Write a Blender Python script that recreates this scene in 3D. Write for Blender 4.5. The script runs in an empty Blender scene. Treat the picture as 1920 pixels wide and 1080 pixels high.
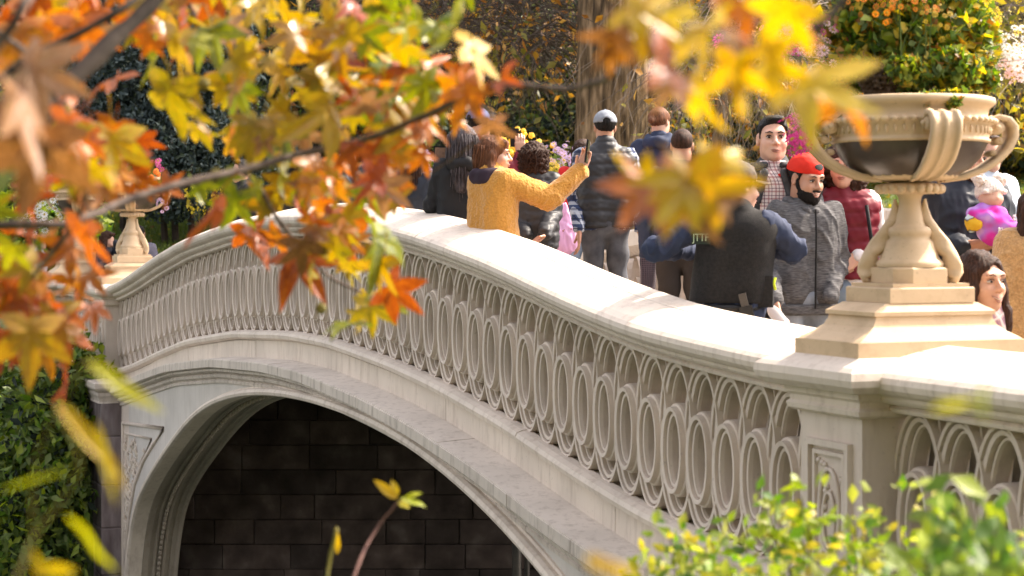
import bpy, bmesh, math, random
import numpy as np
from mathutils import Vector, Matrix

# ------------------------------------------------------------------ camera, sky, sun, exposure
scn = bpy.context.scene
U = 0.867            # design unit of the bridge -> metres
CZ = 4.6             # height of the camera above the lake
F = 3543.0           # focal length in pixels of the 1920 wide photograph
cd = bpy.data.cameras.new('camera'); cam = bpy.data.objects.new('camera', cd)
scn.collection.objects.link(cam); scn.camera = cam
cam.location = (0, 0, CZ); cam.rotation_euler = (math.radians(90), 0, 0)
cd.sensor_width = 36.0; cd.lens = F / 1920 * 36.0; cd.shift_y = -100 / 1920
cd.clip_start = 0.1; cd.clip_end = 2000
cd.dof.use_dof = True; cd.dof.focus_distance = 13.0; cd.dof.aperture_fstop = cd.lens / 1000 / 0.0165

to_sun = Vector((0.66, 0.28, 0.74)).normalized()
elev = math.asin(to_sun.z)
world = bpy.data.worlds.new('World'); scn.world = world; world.use_nodes = True
nt = world.node_tree
sky = nt.nodes.new('ShaderNodeTexSky'); sky.sky_type = 'NISHITA'; sky.sun_disc = False
sky.dust_density = 3.5; sky.air_density = 0.8; sky.sun_elevation = elev; sky.sun_rotation = math.atan2(to_sun.x, to_sun.y)
bg = nt.nodes['Background']; bg.inputs['Strength'].default_value = 0.15
hs = nt.nodes.new('ShaderNodeHueSaturation'); hs.inputs['Saturation'].default_value = 0.35
wm = nt.nodes.new('ShaderNodeMix'); wm.data_type = 'RGBA'; wm.blend_type = 'MULTIPLY'; wm.inputs[0].default_value = 1.0; wm.inputs[7].default_value = (1.0, 0.925, 0.875, 1)
nt.links.new(sky.outputs[0], hs.inputs['Color']); nt.links.new(hs.outputs[0], wm.inputs[6]); nt.links.new(wm.outputs[2], bg.inputs[0])
sd = bpy.data.lights.new('sun', 'SUN'); sd.energy = 2.35; sd.angle = math.radians(0.53); sd.color = (1.0, 0.87, 0.70)
sun = bpy.data.objects.new('sun', sd); scn.collection.objects.link(sun)
sun.rotation_euler = to_sun.to_track_quat('Z', 'Y').to_euler(); sun.location = (20, 10, 30)
scn.view_settings.view_transform = 'Standard'; scn.view_settings.look = 'None'
scn.view_settings.exposure = 2.15; scn.view_settings.gamma = 1.0
try: scn.view_settings.use_curve_mapping = False
except Exception: pass
scn.render.engine = 'CYCLES'
scn.cycles.max_bounces = 6; scn.cycles.transparent_max_bounces = 8
scn.cycles.use_denoising = True

# ------------------------------------------------------------------ helpers
rnd = random.Random(11); nr = np.random.RandomState(5)
COL = scn.collection
def mesh_data(name, v, f, smooth=False):
    me = bpy.data.meshes.new(name); me.from_pydata([tuple(map(float, p)) for p in v], [], [tuple(map(int, q)) for q in f]); me.update()
    if smooth: me.polygons.foreach_set('use_smooth', [True] * len(me.polygons))
    return me
def fast_mesh(name, v, quads, smooth=False):
    v = np.asarray(v, dtype=np.float32); quads = np.asarray(quads, dtype=np.int32); k = quads.shape[1]
    me = bpy.data.meshes.new(name); me.vertices.add(len(v)); me.vertices.foreach_set('co', v.ravel())
    me.loops.add(quads.size); me.loops.foreach_set('vertex_index', quads.ravel())
    me.polygons.add(len(quads)); me.polygons.foreach_set('loop_start', np.arange(0, quads.size, k, dtype=np.int32))
    me.update(calc_edges=True)
    if smooth: me.polygons.foreach_set('use_smooth', [True] * len(me.polygons))
    return me
def link(name, me, mat=None, parent=None, loc=None):
    o = bpy.data.objects.new(name, me); COL.objects.link(o)
    if mat is not None and me is not None and len(me.materials) == 0: me.materials.append(mat)
    if parent is not None: o.parent = parent
    if loc is not None: o.location = loc
    return o
def M(name, v, f, mat, parent=None, smooth=False): return link(name, mesh_data(name, v, f, smooth), mat, parent)
def thing(name, label, cat, loc=(0, 0, 0), rz=0.0, group=None):
    o = bpy.data.objects.new(name, None); COL.objects.link(o); o.location = loc; o.rotation_euler = (0, 0, rz)
    o['label'] = label; o['category'] = cat
    if group: o['group'] = group
    return o
def W(px, py, Y): return Vector(((px - 960) / F * Y, Y, CZ + (440 - py) / F * Y))
def B(m, d, z): return (U * (5.512 - .1172 * m - .92 * d), U * (.276 * m - .391 * d), CZ + U * z)
def BD(d, opp): return d if not opp else -5.5 - d
ZC = [(15,-.515),(31.5,-.515),(34.5,-.495),(37.5,-.445),(39.6,-.40),(42.9,-.26),(46.7,-.066),(51,.10),(54.4,.192),(59.8,.285),(64,.29),(70.8,.205),(77.6,.02),(82.5,-.2),(86.8,-.415),(89.5,-.53),(91.5,-.59),(94,-.62),(125,-.62)]
AR = [(34.0,-5.2),(34.5,-4.4),(36,-3.55),(38,-2.95),(40,-2.5),(43,-2.12),(47.1,-1.78),(51,-1.58),(54.5,-1.48),(58.6,-1.44),(62,-1.45),(66,-1.52),(70.4,-1.69),(74,-1.95),(77.1,-2.30),(79.6,-2.62),(82,-2.96),(84.2,-3.36),(85.5,-3.95),(86.2,-4.6),(86.4,-5.4)]
def smooth_table(T, lo, hi, n, k):
    xs = np.linspace(lo, hi, n); ys = np.interp(xs, [a for a, b in T], [b for a, b in T])
    ker = np.hanning(k); ker /= ker.sum()
    yp = np.pad(ys, k // 2, mode='edge'); return xs, np.convolve(yp, ker, mode='valid')[:n]
_zx, _zy = smooth_table(ZC, 15, 125, 1101, 41)
def zc(m): return float(np.interp(m, _zx, _zy))
def box_vf(x0, x1, y0, y1, z0, z1, bev=0.0):
    v = [(x, y, z) for z in (z0, z1) for (x, y) in ((x0, y0), (x1, y0), (x1, y1), (x0, y1))]
    f = [(0, 3, 2, 1), (4, 5, 6, 7), (0, 1, 5, 4), (1, 2, 6, 5), (2, 3, 7, 6), (3, 0, 4, 7)]
    return v, f
class MB:
    def __init__(s): s.v = []; s.f = []
    def add(s, v, f):
        o = len(s.v); s.v += list(v); s.f += [tuple(i + o for i in q) for q in f]; return s
    def box(s, *a): return s.add(*box_vf(*a))
    def tube(s, pts, rads, k=6, caps=True):
        pts = [Vector(p) for p in pts]
        if not hasattr(rads, '__len__'): rads = [rads] * len(pts)
        o = len(s.v); ref = None
        for i, p in enumerate(pts):
            t = (pts[min(i + 1, len(pts) - 1)] - pts[max(i - 1, 0)]).normalized()
            if ref is None: ref = t.orthogonal().normalized()
            ref = (ref - t * ref.dot(t)).normalized(); b = t.cross(ref)
            for j in range(k):
                a = 2 * math.pi * j / k; s.v.append(tuple(p + (ref * math.cos(a) + b * math.sin(a)) * rads[i]))
        for i in range(len(pts) - 1):
            for j in range(k):
                a = o + i * k + j; b2 = o + i * k + (j + 1) % k; s.f.append((a, b2, b2 + k, a + k))
        if caps: s.f.append(tuple(o + j for j in range(k))[::-1]); s.f.append(tuple(o + (len(pts) - 1) * k + j for j in range(k)))
        return s
    def lathe(s, prof, k=32, c=(0, 0, 0), caps=False):
        o = len(s.v)
        for r, z in prof:
            for j in range(k):
                a = 2 * math.pi * j / k; s.v.append((c[0] + r * math.cos(a), c[1] + r * math.sin(a), c[2] + z))
        for i in range(len(prof) - 1):
            for j in range(k):
                a = o + i * k + j; b2 = o + i * k + (j + 1) % k; s.f.append((a, b2, b2 + k, a + k))
        if caps: s.f.append(tuple(o + j for j in range(k))[::-1]); s.f.append(tuple(o + (len(prof) - 1) * k + j for j in range(k)))
        return s
    def sphere(s, c, r, k=8, l=6):
        if not hasattr(r, '__len__'): r = (r, r, r)
        o = len(s.v)
        for i in range(l + 1):
            p = math.pi * i / l
            for j in range(k):
                a = 2 * math.pi * j / k; s.v.append((c[0] + r[0] * math.sin(p) * math.cos(a), c[1] + r[1] * math.sin(p) * math.sin(a), c[2] + r[2] * math.cos(p)))
        for i in range(l):
            for j in range(k):
                a = o + i * k + j; b2 = o + i * k + (j + 1) % k; s.f.append((a, a + k, b2 + k, b2))
        return s
    def obj(s, name, mat, parent=None, smooth=False): return M(name, s.v, s.f, mat, parent, smooth)

# ------------------------------------------------------------------ materials
def new_mat(name):
    m = bpy.data.materials.new(name); m.use_nodes = True; n = m.node_tree; return m, n, n.nodes['Principled BSDF']
def N(n, t, **kw):
    x = n.nodes.new(t)
    for k, v in kw.items():
        if k in x.inputs: x.inputs[k].default_value = v
        else: setattr(x, k, v)
    return x
def ramp(n, fac, stops):
    r = n.nodes.new('ShaderNodeValToRGB'); e = r.color_ramp.elements
    while len(e) < len(stops): e.new(0.5)
    for i, (p, c) in enumerate(stops): e[i].position = p; e[i].color = (*c, 1) if len(c) == 3 else c
    n.links.new(fac, r.inputs[0]); return r.outputs[0]
def noise_mat(name, cols, scale=6, rough=.8, bump=.2, bscale=60, detail=5, coord='Object', stretch=None, bdist=.005, sheen=0, spec=.3, metal=0, vary=0.0, lo=.3, hi=.7):
    m, n, b = new_mat(name); tc = n.nodes.new('ShaderNodeTexCoord'); src = tc.outputs[coord]
    if stretch:
        mp = n.nodes.new('ShaderNodeMapping'); mp.inputs['Scale'].default_value = stretch; n.links.new(src, mp.inputs[0]); src = mp.outputs[0]
    nz = N(n, 'ShaderNodeTexNoise', Scale=scale, Detail=detail); n.links.new(src, nz.inputs['Vector'])
    k = len(cols); c = ramp(n, nz.outputs[0], [(lo + (hi - lo) * i / max(1, k - 1), cols[i]) for i in range(k)])
    if vary:
        oi = n.nodes.new('ShaderNodeObjectInfo'); mr = N(n, 'ShaderNodeMapRange'); mr.inputs[3].default_value = 1 - vary; mr.inputs[4].default_value = 1 + vary
        n.links.new(oi.outputs['Random'], mr.inputs[0]); hs = n.nodes.new('ShaderNodeHueSaturation'); n.links.new(mr.outputs[0], hs.inputs['Value']); n.links.new(c, hs.inputs['Color']); c = hs.outputs[0]
    n.links.new(c, b.inputs['Base Color'])
    b.inputs['Roughness'].default_value = rough; b.inputs['Specular IOR Level'].default_value = spec; b.inputs['Metallic'].default_value = metal
    if sheen: b.inputs['Sheen Weight'].default_value = sheen
    if bump:
        n2 = N(n, 'ShaderNodeTexNoise', Scale=bscale, Detail=4); n.links.new(src, n2.inputs['Vector'])
        bp = N(n, 'ShaderNodeBump', Strength=bump, Distance=bdist); n.links.new(n2.outputs[0], bp.inputs['Height']); n.links.new(bp.outputs[0], b.inputs['Normal'])
    return m
def stone_mat(name, base, dirt, amount=.5, streak=True):
    m, n, b = new_mat(name); tc = n.nodes.new('ShaderNodeTexCoord'); src = tc.outputs['Object']
    n1 = N(n, 'ShaderNodeTexNoise', Scale=2.2, Detail=6); n.links.new(src, n1.inputs['Vector'])
    c1 = ramp(n, n1.outputs[0], [(.3, tuple(x * .86 for x in base)), (.55, base), (.8, tuple(min(1, x * 1.07) for x in base))])
    mp = n.nodes.new('ShaderNodeMapping'); mp.inputs['Scale'].default_value = (9, 9, 1.6) if streak else (3, 3, 3); n.links.new(src, mp.inputs[0])
    n2 = N(n, 'ShaderNodeTexNoise', Scale=2.0, Detail=8, Roughness=.65); n.links.new(mp.outputs[0], n2.inputs['Vector'])
    f = ramp(n, n2.outputs[0], [(.50, (0, 0, 0)), (.78, (amount, amount, amount))])
    mx = N(n, 'ShaderNodeMix', data_type='RGBA'); n.links.new(f, mx.inputs[0]); n.links.new(c1, mx.inputs[6]); mx.inputs[7].default_value = (*dirt, 1)
    n3 = N(n, 'ShaderNodeTexNoise', Scale=45, Detail=3); n.links.new(src, n3.inputs['Vector'])
    f3 = ramp(n, n3.outputs[0], [(.66, (0, 0, 0)), (.72, (.45, .45, .45))])
    mx2 = N(n, 'ShaderNodeMix', data_type='RGBA'); n.links.new(f3, mx2.inputs[0]); n.links.new(mx.outputs[2], mx2.inputs[6]); mx2.inputs[7].default_value = (*[x * .6 for x in base], 1)
    n.links.new(mx2.outputs[2], b.inputs['Base Color'])
    b.inputs['Roughness'].default_value = .62; b.inputs['Specular IOR Level'].default_value = .35
    n4 = N(n, 'ShaderNodeTexNoise', Scale=28, Detail=6); n.links.new(src, n4.inputs['Vector'])
    bp = N(n, 'ShaderNodeBump', Strength=.25, Distance=.006); n.links.new(n4.outputs[0], bp.inputs['Height']); n.links.new(bp.outputs[0], b.inputs['Normal'])
    return m
CREAM = (.62, .55, .47)
m_iron = stone_mat('painted_cast_iron', (.66, .57, .49), (.30, .22, .165), .35)
m_cap = stone_mat('pale_coping', (.70, .61, .52), (.33, .25, .19), .6)
m_edge = stone_mat('streaked_cornice', (.60, .53, .46), (.18, .14, .11), .9)
m_urn = stone_mat('warm_cream_iron', (.57, .42, .265), (.26, .17, .09), .5, False)
m_ledge = stone_mat('pale_cornice', (.66, .59, .52), (.24, .185, .145), .6)
m_grey = stone_mat('grey_arch_paint', (.58, .54, .495), (.33, .28, .23), .4)
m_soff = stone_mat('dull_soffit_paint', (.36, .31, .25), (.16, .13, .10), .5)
m_joint = noise_mat('dark_joint', [(.08, .06, .05), (.14, .11, .09)], rough=.95)
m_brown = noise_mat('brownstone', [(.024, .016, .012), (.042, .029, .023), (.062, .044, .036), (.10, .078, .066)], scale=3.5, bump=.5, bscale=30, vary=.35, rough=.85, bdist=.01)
m_deck = noise_mat('deck_boards', [(.14, .11, .08), (.24, .19, .14)], stretch=(1, 1, 1), scale=8)
m_dark = noise_mat('dark_steel', [(.05, .045, .04), (.10, .085, .07)], rough=.7)
# ------------------------------------------------------------------ bridge
bridge = thing('footbridge', 'cream cast iron arched footbridge with interlaced oval balustrade', 'bridge')
def sweep(name, prof, m0, m1, step, mat, parent=bridge, opp=False, base=zc, closed=True, jit=0.0, joint=.02, smooth=False):
    """sweep a (d, z) profile along the bridge between ring indices m0..m1"""
    n = max(1, int(round((m1 - m0) / step))); ms = [m0 + joint + (m1 - m0 - 2 * joint) * i / n for i in range(n + 1)]
    v = []; f = []; k = len(prof); dz = rnd.uniform(-jit, jit); dd = rnd.uniform(-jit, jit)
    for m in ms:
        b = base(m)
        for d, z in prof: v.append(B(m, BD(d + dd, opp), b + z + dz))
    for i in range(n):
        for j in range(k if closed else k - 1):
            a = i * k + j; b2 = i * k + (j + 1) % k; f.append((a, b2, b2 + k, a + k) if not opp else (a, a + k, b2 + k, b2))
    if closed: f.append(tuple(range(k))[::-1]); f.append(tuple(n * k + j for j in range(k)))
    return M(name, v, f, mat, parent, smooth)
CAP = [(-.22,-.03),(-.20,0),(-.055,-.030),(-.048,-.040),(-.041,-.033),(.06,-.062),(.17,-.11),(.215,-.14),(.238,-.165),(.243,-.20),(.235,-.235),(.212,-.262),(.18,-.275),(.165,-.285),(.165,-.305),(.15,-.325),(.118,-.338),(.098,-.345),(.112,-.362),(.105,-.385),(.08,-.395),(-.10,-.395),(-.16,-.33),(-.22,-.26)]
CAP = [(d, z * .77) for d, z in CAP]
BEAD = [(.0,-1.20),(.03,-1.185),(.085,-1.19),(.125,-1.205),(.14,-1.23),(.13,-1.262),(.095,-1.28),(.075,-1.285),(-.1,-1.285),(-.1,-1.2)]
FASC = [(.07,-1.288),(.072,-1.47),(-.1,-1.47),(-.1,-1.288)]
LEDGE = [(.06,-1.462),(.30,-1.475),(.36,-1.48),(.362,-1.565),(.33,-1.575),(.06,-1.575)]
LMOLD = [(.31,-1.576),(.315,-1.60),(.285,-1.615),(.25,-1.625),(.27,-1.64),(.262,-1.665),(.235,-1.68),(.225,-1.69),(.24,-1.70),(.236,-1.725),(.05,-1.725),(.05,-1.576)]
PN, PF = 32.45, 92.2
def bays(m0, m1, L):
    out = []; a = m0
    while a < m1 - .5:
        b = min(m1, a + L * rnd.uniform(.8, 1.25))
        if m1 - b < L * .4: b = m1
        out.append((a, b)); a = b
    return out
for opp in (False, True):
    spans = [(21.0, PN - .9), (PN + .9, PF - .9), (PF + .9, 104.2)]
    for (a, b) in spans:
        for s0, s1 in bays(a, b, 9): sweep('coping_stone', CAP, s0, s1, .5, m_cap, opp=opp, jit=.003, joint=.012, smooth=False)
        for s0, s1 in bays(a, b, 12): sweep('bead_moulding', BEAD, s0, s1, .6, m_cap, opp=opp, jit=.002, joint=.015)
        for s0, s1 in bays(a, b, 8): sweep('fascia_panel', FASC, s0, s1, .6, m_cap, opp=opp, jit=.003, joint=.012)
# cornice shelf and mouldings run through, under the piers too
for s0, s1 in bays(34.0, 90.6, 7): sweep('cornice_slab', LEDGE, s0, s1, .5, m_ledge, jit=.006, joint=.012)
for s0, s1 in bays(34.0, 90.6, 14): sweep('cornice_moulding', LMOLD, s0, s1, .5, m_edge, jit=.002, joint=.01)
sweep('cornice_slab', LEDGE, 34, 91, .8, m_edge, opp=True)
for s0, s1 in bays(34.0, 90.6, 5): sweep('cornice_lip', [(.358, -1.483), (.3675, -1.487), (.3685, -1.562), (.358, -1.566)], s0, s1, .5, m_edge, jit=.002, joint=.014)

def oval(a, b, cz, n, e=2.25):
    out = []
    for i in range(n):
        t = 2 * math.pi * i / n + math.pi / 2; c, s = math.cos(t), math.sin(t)
        out.append((a * math.copysign(abs(c) ** (2 / e), c), cz + b * math.copysign(abs(s) ** (2 / e), s)))
    return out
ZT, ZB = -.305, -1.185
def ring_unit(m, opp, hi=True, odd=0):
    v = []; f = []; n = 36 if hi else 20; b = zc(m); dv = .002 * odd
    def P(x, z, d):  # x in ring pitches
        mm = m + x / .3
        v.append(B(mm, BD(d, opp), zc(mm) + z)); return len(v) - 1
    def strip(path, prof, closed=True):
        rows = []; L = len(path)
        for i, (x, z) in enumerate(path):
            x0, z0 = path[i - 1]; x1, z1 = path[(i + 1) % L]; tx, tz = x1 - x0, z1 - z0; l = math.hypot(tx, tz) or 1
            nx, nz = tz / l, -tx / l  # outward for ccw path
            rows.append([P(x + nx * u, z + nz * u, d) for u, d in prof])
        for i in range(L if closed else L - 1):
            r0, r1 = rows[i], rows[(i + 1) % L]
            for j in range(len(prof) - 1):
                f.append((r0[j], r1[j], r1[j + 1], r0[j + 1]) if not opp else (r0[j], r0[j + 1], r1[j + 1], r1[j]))
    outer = oval(.176, .434, -.742, n, 2.1)
    inner = oval(.099, .222, -.800, n, 2.05)
    D = dv
    strip(outer, [(-.052, -.36), (-.052, -.004 + D), (-.047, .012 + D), (-.037, .014 + D), (-.034, -.006 + D), (-.026, -.006 + D), (-.024, .036 + D), (-.004, .040 + D), (-.001, .016 + D), (.005, .016 + D), (.007, .050 + D), (.022, .053 + D), (.027, .010 + D), (.027, -.03)])
    strip(inner, [(-.028, -.36), (-.034, .038), (-.029, .062), (-.014, .063), (-.011, .044), (-.004, .044), (-.001, .080), (.022, .084), (.027, .050), (.040, .047), (.044, .034), (.044, -.06)])
    # web between the inner and the outer oval, open at the shoulders above the inner oval
    L = n
    ii = [P(x * 1.25, -.800 + (z + .800) * 1.1, -.045) for x, z in inner]; oo = [P(x * .85, -.742 + (z + .742) * .94, -.085) for x, z in outer]
    for i in range(L):
        j = (i + 1) % L; t = abs(((i + .5) / L * 360 + 180) % 360 - 180)
        if t > 26: f.append((ii[i], ii[j], oo[j], oo[i]) if opp else (ii[i], oo[i], oo[j], ii[j]))
    if not opp:   # rear plate, added deep behind the openings to block sun and darken them
        rp = [P(x * .93, -.742 + (z + .742) * .95, -.355) for x, z in outer]
        f.append(tuple(rp))
    # spandrel plates above and below the outer oval
    K = 10
    def outz(x, sgn):
        q = max(0., 1 - (abs(x) / .172) ** 2.1); return -.742 + sgn * .432 * q ** (1 / 2.1)
    for sgn, zt, dd in ((1, ZT + .02, -.02), (-1, ZB - .005, -.05)):
        rows = []
        for i in range(K + 1):
            x = -.15 + .3 * i / K; ze = outz(x, sgn); ze = max(ze, zt) if sgn < 0 and ze < zt else ze
            rows.append((P(x, zt, dd), P(x, ze if sgn > 0 else max(ze, zt), dd)))
        for i in range(K):
            a, b2 = rows[i]; c, d2 = rows[i + 1]
            f.append((a, b2, d2, c) if (sgn > 0) != opp else (a, c, d2, b2))
    if hi:  # fan ribs in the upper spandrels
        for sx in (-1, 1):
            for q in (.35, .65):
                x0, z0 = sx * (.15 - .004), -.305 - .19; x1, z1 = sx * (.15 - .115 * q), -.305
                pts = [(x0, z0), (x1, z1)]; w = .006
                a = [P(x0 - w, z0, -.018), P(x0 - w, z0, .016), P(x0 + w, z0, .016), P(x0 + w, z0, -.018)]
                c = [P(x1 - w, z1, -.018), P(x1 - w, z1, .016), P(x1 + w, z1, .016), P(x1 + w, z1, -.018)]
                for j in range(3): f.append((a[j], a[j + 1], c[j + 1], c[j]))
        # cusped screen at the back of the inner oval
        for cz in (-.66, -.807, -.95):
            w = .098 * max(.3, 1 - abs((cz + .807) / .262) ** 2) ** .5
            path = oval(w * .80, .060, cz, 12, 2)
            rows = [[P(x, z, -.24), P(x * .7, cz + (z - cz) * .7, -.22), P(x * .7, cz + (z - cz) * .7, -.26)] for x, z in path]
            for i in range(12):
                r0, r1 = rows[i], rows[(i + 1) % 12]
                for j in range(2): f.append((r0[j], r1[j], r1[j + 1], r0[j + 1]))
    else:
        pass
    o = M('oval_baluster', v, f, m_iron, bridge, smooth=False)
    return o
k = 0
m = 33.75
while m < 91.2: ring_unit(m, False, True, k % 2); ring_unit(m, True, False, k % 2); m += 1.0; k += 1
for a, b in ((22, PN - 1.2), (PF + 1.5, 104)):
    m = a
    while m < b: ring_unit(m, False, True, k % 2); ring_unit(m, True, False, k % 2); m += 1.0; k += 1

# square stacks aligned with the bridge: piers and pedestals
def sqstack(m, d, prof, cham=0.0, wm=1.0, wd=1.0, k=1):
    """prof: (half width, z). returns verts, faces. corners cut by cham*halfwidth"""
    v = []; f = []
    for w, z in prof:
        a, b = w * wm, w * wd; c = cham * min(a, b)
        if cham > 0: pts = [(-a + c, -b), (a - c, -b), (a, -b + c), (a, b - c), (a - c, b), (-a + c, b), (-a, b - c), (-a, -b + c)]
        else: pts = [(-a, -b), (a, -b), (a, b), (-a, b)]
        for x, y in pts: v.append(B(m + x / .3, d - y, z))
    K = 8 if cham > 0 else 4
    for i in range(len(prof) - 1):
        for j in range(K):
            a = i * K + j; b2 = i * K + (j + 1) % K; f.append((a, b2, b2 + K, a + K))
    f.append(tuple(range(K))[::-1]); f.append(tuple((len(prof) - 1) * K + j for j in range(K)))
    return v, f
def pier(mc, opp, carved=True):
    z0 = -.515 if mc < 60 else -.62; d = BD(-.03, opp); mb = MB()
    v, f = sqstack(mc, d, [(.29, z0 - 1.50), (.29, z0 - 1.36), (.275, z0 - 1.33), (.262, z0 - 1.30), (.262, z0 - .31)], 0)
    body = M('pier_shaft', v, f, m_iron, bridge)
    v, f = sqstack(mc, d, [(.29, z0 - .325), (.31, z0 - .312), (.315, z0 - .29), (.30, z0 - .275), (.30, z0 - .25), (.32, z0 - .235), (.32, z0 - .21), (.385, z0 - .20), (.42, z0 - .17), (.43, z0 - .14), (.425, z0 - .105), (.40, z0 - .085), (.30, z0 - .04)], 0)
    M('pier_cap', v, f, m_cap, bridge)
    if opp: return
    # framed tracery panel on the outer face
    fd = d + .262
    def rect(md0, md1, z0_, z1_, d0, d1, name, mat):
        v = [B(mc + x / .3, dd, z) for dd in (d0, d1) for (x, z) in ((md0, z0_), (md1, z0_), (md1, z1_), (md0, z1_))]
        f = [(0, 1, 2, 3), (7, 6, 5, 4), (0, 4, 5, 1), (1, 5, 6, 2), (2, 6, 7, 3), (3, 7, 4, 0)]
        return v, f
    mb = MB(); a, b, t, c = -.185, .185, z0 - .45, z0 - 1.16
    for (x0, x1, za, zb) in ((a, b, t - .03, t), (a, b, c, c + .03), (a, a + .03, c + .03, t - .03), (b - .03, b, c + .03, t - .03)):
        mb.add(*rect(x0, x1, za, zb, fd - .01, fd + .03, '', None))
    for (x0, x1, za, zb) in ((a + .05, b - .05, t - .07, t - .05), (a + .05, b - .05, c + .05, c + .07), (a + .05, a + .07, c + .07, t - .07), (b - .07, b - .05, c + .07, t - .07)):
        mb.add(*rect(x0, x1, za, zb, fd - .01, fd + .018, '', None))
    mb.obj('panel_frame', m_iron, bridge)
    mb = MB()
    for s_ in (1,):
        pts = [B(mc + x / .3, fd + .008, z) for x, z in oval(.085, .2, (t + c) / 2 + .02, 28, 2.0)]
        mb.tube(pts + [pts[0]], .010, 6, False)
        pts = [B(mc + x / .3, fd + .012, z) for x, z in oval(.05, .13, (t + c) / 2 - .02, 24, 2.0)]
        mb.tube(pts + [pts[0]], .008, 6, False)
    for q in range(34):
        x = rnd.uniform(-.1, .1); z = rnd.uniform(c + .09, t - .09)
        if (x / .09) ** 2 + ((z - (t + c) / 2) / .2) ** 2 > 1.1 or rnd.random() < .4: mb.sphere(B(mc + x / .3, fd + .004, z), rnd.uniform(.008, .018), 6, 4)
    o = mb.obj('panel_tracery', m_iron, bridge, True); o['kind'] = 'stuff'
for mc in (PN, PF): pier(mc, False)
for mc in (PN, PF): pier(mc, True)
for mc in (20.4, 105.4): pier(mc, False)
pier(105.4, True)

# arch face: between the cornice and the arch curve
t = np.linspace(0, 1, len(AR)); tt = np.linspace(0, 1, 91)
def crm(vals):
    out = []
    P_ = [2 * vals[0] - vals[1]] + list(vals) + [2 * vals[-1] - vals[-2]]
    for q in tt:
        s = q * (len(vals) - 1); i = min(int(s), len(vals) - 2); u = s - i; p0, p1, p2, p3 = P_[i:i + 4]
        out.append(.5 * (2 * p1 + (p2 - p0) * u + (2 * p0 - 5 * p1 + 4 * p2 - p3) * u * u + (3 * p1 - p0 - 3 * p2 + p3) * u ** 3))
    return out
am = crm([a for a, b in AR]); az = crm([b for a, b in AR])
# smooth the arch
for it in range(6):
    am = [am[0]] + [(am[i - 1] + 2 * am[i] + am[i + 1]) / 4 for i in range(1, len(am) - 1)] + [am[-1]]
    az = [az[0]] + [(az[i - 1] + 2 * az[i] + az[i + 1]) / 4 for i in range(1, len(az) - 1)] + [az[-1]]
def arch_norm(i):
    j0, j1 = max(0, i - 1), min(len(am) - 1, i + 1); tx, tz = (am[j1] - am[j0]) * .3, az[j1] - az[j0]; l = math.hypot(tx, tz)
    return (-tz / l, tx / l)    # pointing up/out of the opening
def arch_sweep(name, prof, mat, i0=0, i1=90, opp=False, smooth=False):
    v = []; f = []; k = len(prof)
    for i in range(i0, i1 + 1):
        nx, nz = arch_norm(i)
        for u, d in prof: v.append(B(am[i] + nx * u / .3, BD(d, opp), az[i] + nz * u))
    for i in range(i1 - i0):
        for j in range(k - 1):
            a = i * k + j; f.append((a, a + k, a + k + 1, a + 1))
    return M(name, v, f, mat, bridge, smooth)
for opp in (False, True):
    v = []; f = []; n = len(am); rows = 5
    for i in range(n):
        nx, nz = arch_norm(i); mm = am[i] + nx * .03 / .3; zb = az[i] + nz * .03; mt = mm
        zt = zc(min(max(mt, 34), 90)) - 1.70
        for r in range(rows + 1): v.append(B(mt, BD(.215, opp), zb + (max(zt, zb) - zb) * r / rows))
    for i in range(n - 1):
        for r in range(rows): a = i * (rows + 1) + r; f.append((a, a + rows + 1, a + rows + 2, a + 1) if opp else (a, a + 1, a + rows + 2, a + rows + 1))
    o = M('arch_face', v, f, m_grey, bridge)
# spandrel wall beyond the springings
for (m0, m1) in ((86.4, 89), (33.0, 33.9)):
    v = []; f = []
    for i in range(9):
        mm = m0 + (m1 - m0) * i / 8
        for z in (-5.6, zc(min(max(mm, 34), 90)) - 1.70): v.append(B(mm, .213, z))
    for i in range(8): a = i * 2; f.append((a, a + 1, a + 3, a + 2))
    M('spandrel_wall', v, f, m_iron, bridge)
arch_sweep('archivolt', [(.0, .10), (-.012, .22), (-.02, .27), (-.008, .30), (.018, .31), (.045, .295), (.055, .265), (.052, .235), (.075, .232), (.078, .21)], m_cap, smooth=False)
arch_sweep('archivolt', [(.0, .10), (-.012, .22), (-.02, .27), (.045, .295), (.055, .22)], m_cap, opp=True)
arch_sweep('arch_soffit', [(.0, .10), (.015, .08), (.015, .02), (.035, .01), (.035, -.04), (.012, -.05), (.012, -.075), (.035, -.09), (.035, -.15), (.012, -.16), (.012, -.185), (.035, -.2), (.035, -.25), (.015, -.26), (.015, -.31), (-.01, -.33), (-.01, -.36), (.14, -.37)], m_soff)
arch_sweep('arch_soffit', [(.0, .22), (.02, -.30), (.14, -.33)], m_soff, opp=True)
ros = MB().sphere((0, 0, 0), (.022, .036, .03), 8, 5); ros_me = mesh_data('rosette', ros.v, ros.f, True); ros_me.materials.append(m_soff)
for i in range(46, 90):
    nx, nz = arch_norm(i)
    for s_ in (.25, .75):
        ii = min(89, i); mm = am[ii] + (am[ii + 1] - am[ii]) * s_; zz = az[ii] + (az[ii + 1] - az[ii]) * s_
        link('rosette', ros_me, None, bridge, B(mm + nx * .012 / .3, -.12, zz + nz * .012))
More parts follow.
